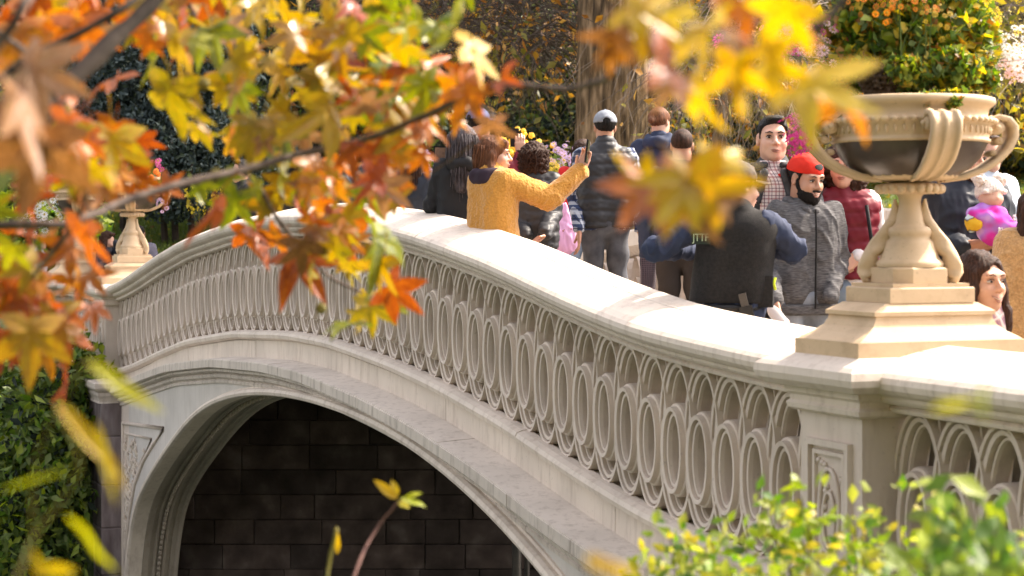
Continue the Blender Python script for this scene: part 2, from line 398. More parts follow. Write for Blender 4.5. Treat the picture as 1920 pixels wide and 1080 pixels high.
# carved framed panel in the left spandrel
def on_face(m, z, d=.222): return B(m, d, z)
mb = MB()
fr = [(87.6,-2.40),(79.8,-2.25),(81.5,-2.47),(83.5,-2.75),(85.2,-3.1),(86.5,-3.6),(87.2,-4.4),(87.6,-4.6)]
mb.tube([on_face(a, b, .222) for a, b in fr] + [on_face(*fr[0])], .022, 6, False)
fr2 = [(87.1,-2.52),(82.0,-2.44),(84.0,-2.76),(85.6,-3.15),(86.6,-3.7),(87.1,-4.2)]
mb.tube([on_face(a, b, .218) for a, b in fr2] + [on_face(*fr2[0], .218)], .014, 6, False)
mb.obj('spandrel_frame', m_iron, bridge, True)
mb = MB()
for q in range(120):
    z = rnd.uniform(-4.0, -2.56); lo = np.interp(-z, [2.5, 2.76, 3.15, 3.7, 4.1], [82.4, 84.0, 85.6, 86.5, 87.0]); m_ = rnd.uniform(lo + .1, 87.1)
    p = Vector(B(m_, .225, z)); a = rnd.uniform(-.6, .6) + math.pi / 2; l = rnd.uniform(.03, .09)
    pts = [Vector(B(m_ + math.cos(a + c * .5) * l * c / .3 * .5, .225 + .02 * math.sin(c * 3), z + math.sin(a) * l * c)) for c in (-1, -.3, .3, 1)]
    mb.tube(pts, [.004, .016, .014, .003], 5)
o = mb.obj('carved_ornament', m_cap, bridge, True); o['kind'] = 'stuff'
# deck, edge girders, lattice
v = []; f = []
ms = [16 + i for i in range(100)]
for m_ in ms:
    for d, z in ((-.05, -1.1), (-5.45, -1.1), (-5.45, -1.28), (-.05, -1.28)): v.append(B(m_, d, zc(m_) + z))
for i in range(len(ms) - 1):
    for j in range(4): a = i * 4 + j; b2 = i * 4 + (j + 1) % 4; f.append((a, a + 4, b2 + 4, b2))
M('deck', v, f, m_deck, bridge)
mb = MB()
for d in (-.55, -1.3, -2.1, -2.9, -3.7, -4.5):
    mb.add(*[(lambda vv, ff: (vv, ff))([B(m_, d + e, zz) for m_ in range(40, 84, 2) for (e, zz) in ((-.04, zc(m_) - 1.30), (.04, zc(m_) - 1.30), (.04, zc(m_) - 1.44), (-.04, zc(m_) - 1.44))],
        [(i * 4 + j, i * 4 + (j + 1) % 4, i * 4 + (j + 1) % 4 + 4, i * 4 + j + 4) for i in range(21) for j in range(4)])][0])
mb.obj('deck_girder', m_soff, bridge)
for m_ in range(42, 84, 3):
    mb = MB(); z = zc(m_) - 1.45
    mb.add([B(m_ + e, d, z + g) for d in (-.35, -5.1) for (e, g) in ((-.12, 0), (.12, 0), (.12, -.09), (-.12, -.09))], [(0, 1, 5, 4), (1, 2, 6, 5), (2, 3, 7, 6), (3, 0, 4, 7)])
    mb.obj('cross_beam', m_soff, bridge)

# ------------------------------------------------------------------ abutments (brownstone)
m_mortar = noise_mat('mortar', [(.03, .024, .022), (.16, .14, .13)], scale=4, rough=.95)
ab = thing('abutment_wall', 'dark brownstone block wall of the far bank, seen through the arch under the footbridge', 'stone wall', (0, 20.9, 0))
def place(o): return o
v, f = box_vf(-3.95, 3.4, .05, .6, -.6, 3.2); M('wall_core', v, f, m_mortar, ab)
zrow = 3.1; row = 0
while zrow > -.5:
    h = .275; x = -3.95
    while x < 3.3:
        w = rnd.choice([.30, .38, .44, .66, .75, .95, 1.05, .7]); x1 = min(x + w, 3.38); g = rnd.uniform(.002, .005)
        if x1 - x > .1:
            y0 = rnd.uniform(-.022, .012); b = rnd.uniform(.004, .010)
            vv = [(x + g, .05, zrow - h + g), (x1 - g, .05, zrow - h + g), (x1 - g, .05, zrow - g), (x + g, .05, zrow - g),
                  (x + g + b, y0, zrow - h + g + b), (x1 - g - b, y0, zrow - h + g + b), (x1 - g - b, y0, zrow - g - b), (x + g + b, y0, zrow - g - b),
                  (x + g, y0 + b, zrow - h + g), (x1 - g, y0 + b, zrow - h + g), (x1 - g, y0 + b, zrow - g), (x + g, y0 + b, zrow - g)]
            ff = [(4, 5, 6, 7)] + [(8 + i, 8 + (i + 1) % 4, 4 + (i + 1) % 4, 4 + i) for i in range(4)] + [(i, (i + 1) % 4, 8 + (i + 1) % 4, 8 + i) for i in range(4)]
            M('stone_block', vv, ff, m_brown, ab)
        x = x1
    zrow -= h; row += 1
def buttress(mc, label):
    t_ = thing('stone_buttress', label, 'stone pier', (0, 0, 0))
    v, f = sqstack(mc, .10, [(.40, -2.16), (.38, -2.14), (.39, -2.10), (.41, -2.06), (.41, -2.02), (.45, -1.99), (.47, -1.96), (.47, -1.90), (.45, -1.885)], 0, wm=1.1)
    M('capstone', v, f, m_edge, t_)
    z = -2.165
    for h in [.42, .62, .55, .6, .62, .6]:
        v, f = sqstack(mc, .10 + rnd.uniform(-.004, .004), [(.365, z - h + .006), (.372, z - h + .02), (.372, z - .015), (.365, z)], 0, wm=1.2)
        M('stone_block', v, f, m_butt, t_); z -= h
m_butt = noise_mat('grey_brownstone', [(.13, .10, .10), (.22, .18, .18), (.32, .28, .28)], scale=3, stretch=(3, 3, .8), bump=.4, bscale=25, vary=.2)
buttress(89.55, 'tall brownstone buttress below the far urn pier, beside the green shrubs')
buttress(PN, 'brownstone buttress under the near urn pier, half hidden by yellow green shrubs')
mb = MB(); mb.tube([(.05, 20.2, -.5), (.05, 20.2, 3.0)], .05, 8); mb.tube([(.16, 20.35, -.5), (.16, 20.35, 3.0)], .03, 6)
o = mb.obj('drain_pipe', m_dark, None, True); o['label'] = 'pair of dark vertical drain pipes against the brownstone wall under the arch'; o['category'] = 'pipe'

# ------------------------------------------------------------------ urns
m_bowl = noise_mat('dark_bowl_paint', [(.045, .032, .026), (.075, .055, .045)], scale=5, rough=.32, bump=.1, spec=.5)
def urn(mc, opp, label, hi=True):
    """returns urn thing; local z=0 on pier cap; local x along the bridge (towards the far end)"""
    d = BD(-.18, opp); p = B(mc - (.15 if mc < 60 else 0), d, (-.515 if mc < 60 else -.62) - .06); ang = math.atan2(.92, -.391)
    u = thing('garden_urn', label, 'urn', p, ang)
    # stepped pedestal
    def sq(prof, cham, name, mat=m_urn):
        v = []; f = []
        for w, w2, z in prof:
            c = cham * w
            pts = [(-w + c, -w2), (w - c, -w2), (w, -w2 + c), (w, w2 - c), (w - c, w2), (-w + c, w2), (-w, w2 - c), (-w, -w2 + c)] if cham else [(-w, -w2), (w, -w2), (w, w2), (-w, w2)]
            v += [(x, y, z) for x, y in pts]
        K = 8 if cham else 4
        for i in range(len(prof) - 1):
            for j in range(K): a = i * K + j; b2 = i * K + (j + 1) % K; f.append((a, b2, b2 + K, a + K))
        f.append(tuple(range(K))[::-1]); f.append(tuple((len(prof) - 1) * K + j for j in range(K)))
        return M(name, v, f, mat, u)
    sq([(.235, .405, 0), (.235, .405, .085)], 0.0, 'plinth')
    sq([(.230, .395, .086), (.222, .375, .10), (.20, .335, .125), (.182, .30, .155), (.174, .285, .185), (.172, .28, .205)], 0.0, 'plinth')
    sq([(.180, .292, .206), (.180, .292, .226), (.176, .285, .23), (.160, .24, .255), (.155, .225, .266)], 0, 'plinth')
    sq([(.160, .205, .267), (.160, .205, .335), (.156, .20, .342)], 0, 'plinth')
    sq([(.150, .185, .343), (.150, .185, .36)], 0, 'plinth')
    sq([(.138, .138, .361), (.138, .138, .43), (.128, .128, .438)], .42, 'stem_base')
    K = 40 if hi else 20
    MB().lathe([(.135, .438), (.14, .455), (.132, .468), (.12, .48), (.105, .53), (.095, .565), (.082, .58), (.088, .595), (.092, .61), (.088, .63), (.072, .64), (.062, .66), (.05, .71), (.045, .76), (.048, .785), (.06, .80)], K).obj('stem', m_urn, u, True)
    MB().lathe([(.05, .795), (.10, .80), (.128, .815), (.135, .832), (.12, .848), (.07, .855)], K).obj('collar', m_urn, u, True)
    mb = MB(); nb = 22
    for j in range(nb):
        a = 2 * math.pi * j / nb; mb.sphere((.128 * math.cos(a), .128 * math.sin(a), .822), (.018, .018, .024), 6, 5)
    mb.obj('egg_moulding', m_urn, u, True)
    MB().lathe([(.07, .855), (.12, .862), (.19, .885), (.245, .925), (.285, .975), (.308, 1.03), (.312, 1.055)], K).obj('bowl', m_bowl, u, True)
    mb = MB().lathe([(.08, .856), (.15, .866), (.185, .878), (.19, .892), (.17, .897)], K)
    for j in range(26):
        a = 2 * math.pi * j / 26; mb.sphere((.18 * math.cos(a), .18 * math.sin(a), .888), (.016, .016, .012), 6, 4)
    mb.obj('leaf_band', m_urn, u, True)
    MB().lathe([(.305, 1.045), (.322, 1.048), (.325, 1.06), (.315, 1.068), (.318, 1.075), (.325, 1.13), (.335, 1.135), (.338, 1.15), (.33, 1.165), (.315, 1.168), (.312, 1.18), (.318, 1.21), (.335, 1.225), (.345, 1.24), (.342, 1.262), (.325, 1.268), (.30, 1.262), (.30, 1.20)], K).obj('rim', m_urn, u, True)
    mb = MB(); nb = 56
    for j in range(nb):
        a = 2 * math.pi * j / nb; mb.sphere((.338 * math.cos(a), .338 * math.sin(a), 1.15), (.017, .017, .015), 6, 4)
        mb.sphere((.322 * math.cos(a), .322 * math.sin(a), 1.105), (.008, .008, .022), 5, 4)
    mb.obj('rim_beading', m_urn, u, True)
    MB().lathe([(0, 1.24), (.15, 1.25), (.30, 1.235)], 20).obj('soil', m_soil, u, True)
    # four strap handles standing off the bowl, scrolled at the top
    def strap(a0, name='handle'):
        prof = []
        path = [(.13, .87), (.22, .885), (.30, .92), (.36, .965), (.405, 1.02), (.43, 1.08), (.43, 1.13), (.405, 1.165), (.365, 1.175), (.34, 1.16)]
        P_ = []
        for i in range(len(path) - 1):
            for s_ in (0, .5): P_.append((path[i][0] + (path[i + 1][0] - path[i][0]) * s_, path[i][1] + (path[i + 1][1] - path[i][1]) * s_))
        P_.append(path[-1])
        v = []; f = []; hw = .062
        cross = [(-hw, 0), (-hw, .014), (-hw * .72, .018), (-hw * .66, .006), (-hw * .2, .006), (-hw * .14, .014), (hw * .14, .014), (hw * .2, .006), (hw * .66, .006), (hw * .72, .018), (hw, .014), (hw, 0), (hw, -.012), (-hw, -.012)]
        ca, sa = math.cos(a0), math.sin(a0)
        for i, (r, z) in enumerate(P_):
            r0, z0 = P_[max(0, i - 1)]; r1, z1 = P_[min(len(P_) - 1, i + 1)]; tr, tz = r1 - r0, z1 - z0; l = math.hypot(tr, tz); nr_, nz_ = tz / l, -tr / l
            taper = .75 + .25 * min(1, i / 5)
            for w, h in cross:
                rr = r + nr_ * h; zz = z + nz_ * h; v.append((rr * ca - w * taper * sa, rr * sa + w * taper * ca, zz))
        k_ = len(cross)
        for i in range(len(P_) - 1):
            for j in range(k_): a = i * k_ + j; b2 = i * k_ + (j + 1) % k_; f.append((a, b2, b2 + k_, a + k_))
        mb = MB().add(v, f)
        # scrolls: discs across the strap at the top and a lower one
        for (rc, zc_, R_) in ((.352, 1.125, .036), (.372, 1.06, .02), (.345, 1.0, .016)):
            rows = []; vv = []; ff = []
            for w, q in ((-.068, .35), (-.068, .6), (-.058, 1.0), (.058, 1.0), (.068, .6), (.068, .35)):
                for j in range(14):
                    a = 2 * math.pi * j / 14; rr = rc + R_ * q * math.cos(a); zz = zc_ + R_ * q * math.sin(a); ww = w * (.9 if R_ > .03 else .6)
                    vv.append((rr * ca - ww * sa, rr * sa + ww * ca, zz))
            for i in range(5):
                for j in range(14): a = i * 14 + j; b2 = i * 14 + (j + 1) % 14; ff.append((a, b2, b2 + 14, a + 14))
            ff.append(tuple(range(14))); ff.append(tuple(70 + j for j in range(14)))
            mb.add(vv, ff)
            for sgn in (-1, 1):
                mb.sphere((rc * ca - sgn * .062 * (1 if R_ > .03 else .6) * sa, rc * sa + sgn * .062 * (1 if R_ > .03 else .6) * ca, zc_), R_ * .45, 8, 6)
        return mb.obj(name, m_urn, u, True)
    off = URN_ROT
    for q in range(4): strap(off + q * math.pi / 2)
    # acanthus brackets on the four corners of the stem
    for a0 in (math.radians(52), math.radians(232)):
        ca, sa = math.cos(a0), math.sin(a0)
        path = [(.066, .775), (.074, .73), (.09, .68), (.125, .62), (.16, .57), (.19, .51), (.212, .45), (.215, .41), (.20, .38), (.19, .35), (.205, .30), (.225, .27), (.235, .245)]
        P_ = []
        for i in range(len(path) - 1):
            for s_ in (0, .25, .5, .75): P_.append((path[i][0] + (path[i + 1][0] - path[i][0]) * s_, path[i][1] + (path[i + 1][1] - path[i][1]) * s_))
        P_.append(path[-1]); v = []; f = []; n = len(P_)
        for i, (r, z) in enumerate(P_):
            tp = i / (n - 1); lob = abs(math.sin(tp * 15))
            dep = (.012 + .075 * math.sin(math.pi * min(1, tp * 1.2)) * (.62 + .38 * lob)) if tp < .78 else .022 + .02 * lob
            th = .012 + .018 * math.sin(math.pi * min(1, tp * 1.1)) * (.6 + .4 * lob)
            for (e, w) in ((0, 0), (.12, .6), (.45, 1), (.8, .9), (1, .25), (1, -.25), (.6, -1), (.12, -.6)):
                rr = r - dep * e; ww = w * th * (1 + .5 * math.sin(tp * 30 + e * 3)); zz = z - dep * e * .35
                v.append((rr * ca - ww * sa, rr * sa + ww * ca, zz))
        for i in range(n - 1):
            for j in range(8): a = i * 8 + j; b2 = i * 8 + (j + 1) % 8; f.append((a, b2, b2 + 8, a + 8))
        f.append(tuple(range(8))); f.append(tuple((n - 1) * 8 + j for j in range(8)))
        M('acanthus_bracket', v, f, m_urn, u, True)
    return u
URN_ROT = math.radians(-16)
m_soil = noise_mat('potting_soil', [(.04, .025, .015), (.09, .06, .04)], scale=30, rough=1)
urn_near = urn(PN, False, 'large cream and dark brown urn on the nearest pier, overflowing with flowers')
urn_near.scale = (1.0, 1.0, .835)
m_x = 0
urn_f1 = urn(PF, False, 'cream urn on the far pier where the balustrade ends its curve, behind the orange leaves', False)
urn_f2 = urn(105.4, False, 'farthest cream urn, beside the white flowers at the end of the approach rail', False)
urn_f3 = urn(PF, True, 'far urn across the deck behind the crowd, holding yellow and lilac flowers', False)
# ------------------------------------------------------------------ signed-distance modelling for figures
class Grid:
    def __init__(s, lo, hi, h):
        s.lo = np.array(lo, float); s.h = h; s.n = np.maximum(3, np.ceil((np.array(hi) - s.lo) / h).astype(int) + 1)
        s.ax = [s.lo[i] + h * np.arange(s.n[i]) for i in range(3)]; s.d = np.full(s.n, .3, np.float32)
    def _sl(s, c0, c1, m):
        out = []
        for i in range(3):
            a = int(np.floor((c0[i] - m - s.lo[i]) / s.h)); b = int(np.ceil((c1[i] + m - s.lo[i]) / s.h)) + 1
            out.append(slice(max(0, a), max(0, min(s.n[i], b))))
        return tuple(out)
    def _pts(s, sl): return s.ax[0][sl[0]][:, None, None], s.ax[1][sl[1]][None, :, None], s.ax[2][sl[2]][None, None, :]
    def _mix(s, sl, q, k, sub):
        a = s.d[sl]
        if a.size == 0: return
        if sub: q = -q; h = np.maximum(k - np.abs(a - q), 0) / k; s.d[sl] = np.maximum(a, q) + h * h * k / 4
        else: h = np.maximum(k - np.abs(a - q), 0) / k; s.d[sl] = np.minimum(a, q) - h * h * k / 4
    def cap(s, a, b, ra, rb, k=.02, sub=False, ys=1.0):
        a = np.array(a, float); b = np.array(b, float); r = max(ra, rb); sl = s._sl(np.minimum(a, b) - r, np.maximum(a, b) + r, .04 + k); x, y, z = s._pts(sl)
        ab = b - a; L = max(1e-9, float(ab @ ab)); t = np.clip(((x - a[0]) * ab[0] + (y - a[1]) * ab[1] + (z - a[2]) * ab[2]) / L, 0, 1)
        q = np.sqrt((x - a[0] - t * ab[0]) ** 2 + ((y - a[1] - t * ab[1]) / ys) ** 2 + (z - a[2] - t * ab[2]) ** 2) - (ra + (rb - ra) * t)
        s._mix(sl, q, k, sub); return s
    def ell(s, c, r, k=.02, sub=False):
        c = np.array(c, float); r = np.array(r, float); sl = s._sl(c - r, c + r, .04 + k); x, y, z = s._pts(sl)
        X, Y, Z = x - c[0], y - c[1], z - c[2]
        k0 = np.sqrt((X / r[0]) ** 2 + (Y / r[1]) ** 2 + (Z / r[2]) ** 2); k1 = np.sqrt((X / r[0] ** 2) ** 2 + (Y / r[1] ** 2) ** 2 + (Z / r[2] ** 2) ** 2)
        s._mix(sl, k0 * (k0 - 1) / np.maximum(k1, 1e-6), k, sub); return s
    def plane(s, nrm, off, k=.004):      # keep n.p <= off
        x, y, z = s._pts((slice(None),) * 3); l = math.sqrt(sum(c * c for c in nrm))
        q = (x * nrm[0] + y * nrm[1] + z * nrm[2] - off) / l; h = np.maximum(k - np.abs(s.d - q), 0) / k; s.d = (np.maximum(s.d, q) + h * h * k / 4).astype(np.float32); return s
    def mesh(s):
        D = s.d.copy()
        D[0] = D[-1] = .1; D[:, 0] = D[:, -1] = .1; D[:, :, 0] = D[:, :, -1] = .1
        S = D < 0; n = np.array(D.shape) - 1
        acc = np.zeros((*n, 3), np.float32); cnt = np.zeros(n, np.float32)
        def off(A, o): return A[o[0]:o[0] + n[0], o[1]:o[1] + n[1], o[2]:o[2] + n[2]]
        corners = [(i, j, k) for i in (0, 1) for j in (0, 1) for k in (0, 1)]
        for a in corners:
            for ax in range(3):
                if a[ax]: continue
                b = list(a); b[ax] = 1; da, db = off(D, a), off(D, b); m = off(S, a) != off(S, b)
                if not m.any(): continue
                t = np.where(m, da / np.where(np.abs(da - db) < 1e-9, 1, da - db), 0)
                for c in range(3): acc[..., c] += np.where(m, a[c] + (t if c == ax else 0), 0)
                cnt += m
        cell = cnt > 0; idx = -np.ones(n, np.int64); idx[cell] = np.arange(cell.sum())
        ijk = np.argwhere(cell); v = (ijk + acc[cell] / cnt[cell][:, None]) * s.h + s.lo
        quads = []
        for ax in range(3):
            u, w = (ax + 1) % 3, (ax + 2) % 3
            sa = [slice(1, n[i]) for i in range(3)]; sa[ax] = slice(0, n[ax]); sb = list(sa); sb[ax] = slice(1, n[ax] + 1)
            A, Bv = S[tuple(sa)], S[tuple(sb)]; e = np.argwhere(A != Bv)
            if len(e) == 0: continue
            e = e + np.array([1 if i != ax else 0 for i in range(3)]); fl = S[e[:, 0], e[:, 1], e[:, 2]]
            def cid(du, dw): q = e.copy(); q[:, u] -= du; q[:, w] -= dw; return idx[q[:, 0], q[:, 1], q[:, 2]]
            q = np.stack([cid(0, 0), cid(1, 0), cid(1, 1), cid(0, 1)], 1); q[~fl] = q[~fl][:, ::-1]; quads.append(q)
        if not quads: return np.zeros((0, 3)), np.zeros((0, 4), int)
        q = np.concatenate(quads); return v, q[(q >= 0).all(1)]
def vnormals(v, q):
    n = np.zeros_like(v); a = np.cross(v[q[:, 2]] - v[q[:, 0]], v[q[:, 3]] - v[q[:, 1]])
    for c in range(4): np.add.at(n, q[:, c], a)
    return n / np.maximum(1e-9, np.linalg.norm(n, axis=1))[:, None]
_K = nr.normal(size=(10, 3)); _PH = nr.uniform(0, 6.28, 10)
def wob(p, f, seed=0):
    o = np.zeros(len(p))
    for i in range(10): o += np.sin((p @ _K[i]) * f * (1 + .13 * i) + _PH[i] + seed * 1.7 + 1.3 * np.sin((p @ _K[(i + 3) % 10]) * f * .6 + seed))
    return o / 10 ** .5
def disp(v, q, amt): return v + vnormals(v, q) * amt[:, None]

# ------------------------------------------------------------------ figure materials
def flat(name, c, rough=.8, bump=.15, bscale=120, sheen=.0, vary=.12, spec=.25, scale=10):
    return noise_mat(name, [tuple(x * (1 - vary) for x in c), tuple(min(1, x * (1 + vary)) for x in c)], scale=scale, rough=rough, bump=bump, bscale=bscale, sheen=sheen, spec=spec, bdist=.003)
def skin_mat(name, c):
    m, n, b = new_mat(name); tc = n.nodes.new('ShaderNodeTexCoord'); nz = N(n, 'ShaderNodeTexNoise', Scale=14, Detail=4); n.links.new(tc.outputs['Object'], nz.inputs['Vector'])
    col = ramp(n, nz.outputs[0], [(.3, (c[0] * .9, c[1] * .8, c[2] * .78)), (.7, c)]); n.links.new(col, b.inputs['Base Color'])
    b.inputs['Roughness'].default_value = .5; b.inputs['Subsurface Weight'].default_value = .12; b.inputs['Subsurface Radius'].default_value = (.012, .005, .003); b.inputs['Subsurface Scale'].default_value = 1
    return m
sk_light = skin_mat('skin_light', (.62, .37, .27)); sk_mid = skin_mat('skin_medium', (.48, .26, .17)); sk_tan = skin_mat('skin_tan', (.52, .30, .20))
def hair_mat(name, c0, c1):
    m = noise_mat(name, [c0, c1], scale=14, rough=.5, bump=.8, bscale=60, stretch=(6, 6, .8), spec=.15, bdist=.006); return m
hr_black = hair_mat('hair_black', (.005, .0045, .0045), (.018, .014, .013)); hr_brown = hair_mat('hair_brown', (.018, .009, .006), (.07, .032, .02)); hr_red = hair_mat('hair_auburn', (.07, .028, .014), (.22, .09, .045))
hr_grey = hair_mat('hair_black_grey_streaks', (.015, .013, .014), (.12, .10, .11))
c_black = flat('black_cloth', (.016, .016, .018)); c_char = flat('charcoal_quilt', (.032, .033, .037), rough=.5, bump=.1); c_navy = flat('navy_cloth', (.028, .038, .075)); c_navy2 = flat('dark_navy_coat', (.018, .022, .033), rough=.55)
c_yellow = noise_mat('mustard_teddy_fleece', [(.45, .20, .03), (.60, .29, .055)], scale=75, bump=1, bscale=48, rough=.98, sheen=.3, bdist=.014)
c_tan = noise_mat('tan_teddy_fleece', [(.36, .20, .08), (.58, .34, .14)], scale=70, bump=1, bscale=45, rough=.98, sheen=.3, bdist=.014)
c_purple = flat('dark_plum_hood', (.03, .018, .03)); c_heather = noise_mat('heather_grey_fleece', [(.045, .045, .048), (.15, .145, .15)], scale=30, stretch=(1, 1, 7), bump=.3, bscale=120, rough=.9)
c_maroon = flat('maroon_quilt', (.17, .014, .026), rough=.45, bump=.1); c_white = flat('white_knit', (.75, .70, .72)); c_jean = noise_mat('blue_denim', [(.16, .22, .32), (.30, .38, .48)], scale=12, bump=.3); c_jeang = noise_mat('dark_grey_denim', [(.045, .047, .058), (.11, .115, .13)], scale=9, bump=.3)
c_jacket = noise_mat('charcoal_wool', [(.035, .036, .04), (.07, .07, .075)], scale=50, bump=.4, bscale=150); c_pale = flat('pale_blue_shirt', (.55, .62, .72)); c_red = flat('red_cloth', (.55, .02, .02)); c_redcap = flat('red_cap', (.62, .025, .012), bump=.25)
c_grey = flat('light_grey_cap', (.24, .26, .30)); c_bluecap = flat('slate_blue_cap', (.12, .14, .26)); c_camo = noise_mat('dark_camouflage', [(.030, .022, .02), (.065, .05, .042), (.018, .015, .014)], scale=30, bump=.3); c_vest = noise_mat('black_ballistic_cloth', [(.010, .010, .010), (.020, .018, .018)], scale=60, rough=.85, bump=.4, bscale=200)
c_brownt = flat('dark_brown_trousers', (.03, .024, .022)); c_hoodgrey = flat('grey_purple_hoodie', (.14, .13, .17)); c_ltjean = noise_mat('grey_blue_denim', [(.17, .20, .25), (.30, .33, .38)], scale=12, bump=.3)
c_whitehat = noise_mat('cream_knit', [(.62, .52, .46), (.85, .76, .70)], scale=60, bump=1, bscale=90, rough=1, bdist=.008)
c_blanket = noise_mat('magenta_patterned_fleece', [(.55, .02, .30), (.60, .03, .34), (.42, .18, .62), (.70, .45, .75)], scale=9, detail=1, bump=.3, lo=.35, hi=.68)
c_blanket2 = noise_mat('yellow_black_fleece', [(.75, .45, .03), (.7, .4, .02), (.05, .04, .03), (.6, .7, .7)], scale=14, detail=1, lo=.4, hi=.65)
m_lip = flat('lips', (.36, .17, .13), rough=.4, bump=0); m_eyew = flat('eye_white', (.50, .46, .43), rough=.2, bump=0); m_iris = flat('iris', (.02, .012, .008), rough=.15, bump=0); m_teeth = flat('teeth', (.8, .77, .72), rough=.3, bump=0)
m_blackp = flat('black_plastic', (.012, .012, .013), rough=.35, bump=.05); m_mask = flat('mask_blue', (.45, .62, .72)); m_shoe = flat('shoe_leather', (.03, .025, .022))
def plaid(name, base, l1, l2, f1=22, w1=.25, f2=22, w2=.08, rot=0.):
    m, n, b = new_mat(name); tc = n.nodes.new('ShaderNodeTexCoord'); mp = n.nodes.new('ShaderNodeMapping'); mp.inputs['Rotation'].default_value = (0, rot, 0); n.links.new(tc.outputs['Object'], mp.inputs[0]); sp = n.nodes.new('ShaderNodeSeparateXYZ'); n.links.new(mp.outputs[0], sp.inputs[0])
    def mth(op, a, b2):
        x = n.nodes.new('ShaderNodeMath'); x.operation = op
        for i, q in enumerate((a, b2)):
            if isinstance(q, (int, float)): x.inputs[i].default_value = q
            else: n.links.new(q, x.inputs[i])
        return x.outputs[0]
    xy = mth('ADD', sp.outputs[0], mth('MULTIPLY', sp.outputs[1], .8)); col = None; cur = None
    def mixc(fac, c0, c1):
        mx = N(n, 'ShaderNodeMix', data_type='RGBA'); n.links.new(fac, mx.inputs[0])
        if isinstance(c0, tuple): mx.inputs[6].default_value = (*c0, 1)
        else: n.links.new(c0, mx.inputs[6])
        mx.inputs[7].default_value = (*c1, 1); return mx.outputs[2]
    cur = base
    for src, f, w, o, c, a in ((xy, f1, w1, 0, l1, .6), (sp.outputs[2], f1, w1, .1, l1, .6), (xy, f2, w2, .5, l2, .85), (sp.outputs[2], f2, w2, .6, l2, .85)):
        fr = mth('FRACT', mth('ADD', mth('MULTIPLY', src, f), o + 50), 0); k = mth('MULTIPLY', mth('LESS_THAN', fr, w), a); cur = mixc(k, cur, c)
    n.links.new(cur, b.inputs['Base Color']); b.inputs['Roughness'].default_value = .9; return m
p_blue = plaid('blue_white_plaid', (.03, .05, .12), (.55, .58, .64), (.012, .015, .04), 14, .35, 14, .12)
p_red = plaid('white_maroon_check', (.72, .62, .60), (.30, .07, .08), (.10, .03, .06), 26, .22, 26, .10)
p_pink = plaid('pink_blue_plaid', (.60, .42, .42), (.26, .12, .20), (.75, .68, .66), 9, .4, 9, .12, .5)
c_check = plaid('dark_checked_wool', (.05, .04, .05), (.03, .02, .03), (.12, .09, .10), 60, .4, 60, .2)

def deck_z(X, Y):
    x, y = X / U, Y / U; al = -.391 * (x - 5.512) + .92 * y
    return CZ + U * (zc(al / .3) - 1.1)

def R3(yaw, pitch=0, roll=0): return np.array(Matrix.Rotation(math.radians(yaw), 3, 'Z') @ Matrix.Rotation(math.radians(pitch), 3, 'X') @ Matrix.Rotation(math.radians(roll), 3, 'Y'))
def hand_ops(g, wrist, d, pn, curl=.5, side=1, sc=1.0, spread=.0):
    d = Vector(d).normalized(); pn = Vector(pn); pn = (pn - d * pn.dot(d)).normalized(); u = d.cross(pn) * side; w = Vector(wrist)
    for q, off in enumerate((-.030, -.010, .010, .030)):
        g.cap(w + u * off * .55 * sc, w + (d * .082 + u * off) * sc, .016 * sc, .0125 * sc, .014)
        p = w + (d * (.088 - .004 * abs(q - 1.3)) + u * off) * sc; ang = curl * .35; L = (.038, .044, .042, .034)[q]
        dd = d + u * off * spread * 12
        for sgm, l in enumerate((L, L * .65, L * .5)):
            dr = (dd * math.cos(ang) + pn * math.sin(ang)).normalized(); p2 = p + dr * l * sc; g.cap(p, p2, (.0095 - .0008 * sgm) * sc, (.0088 - .0008 * sgm) * sc, .005); p = p2; ang += curl
    g.cap(w + (d * .015 + u * -.02) * sc, w + (d * .045 - u * .045 + pn * .012) * sc, .015 * sc, .0125 * sc, .01)
    g.cap(w + (d * .045 - u * .045 + pn * .012) * sc, w + (d * .082 - u * .05 + pn * (.02 + .03 * min(1, curl))) * sc, .0115 * sc, .009 * sc, .006)
def build(o_name, g, mat, par, fn=None, R=None, T=None, smooth=True):
    v, q = g.mesh()
    if len(v) == 0: return None
    if fn is not None: v = fn(v, q)
    if R is not None: v = v @ np.array(R).T + np.array(T)
    return link(o_name, fast_mesh(o_name, v, q, smooth), mat, par)
HEADZ = 1.635
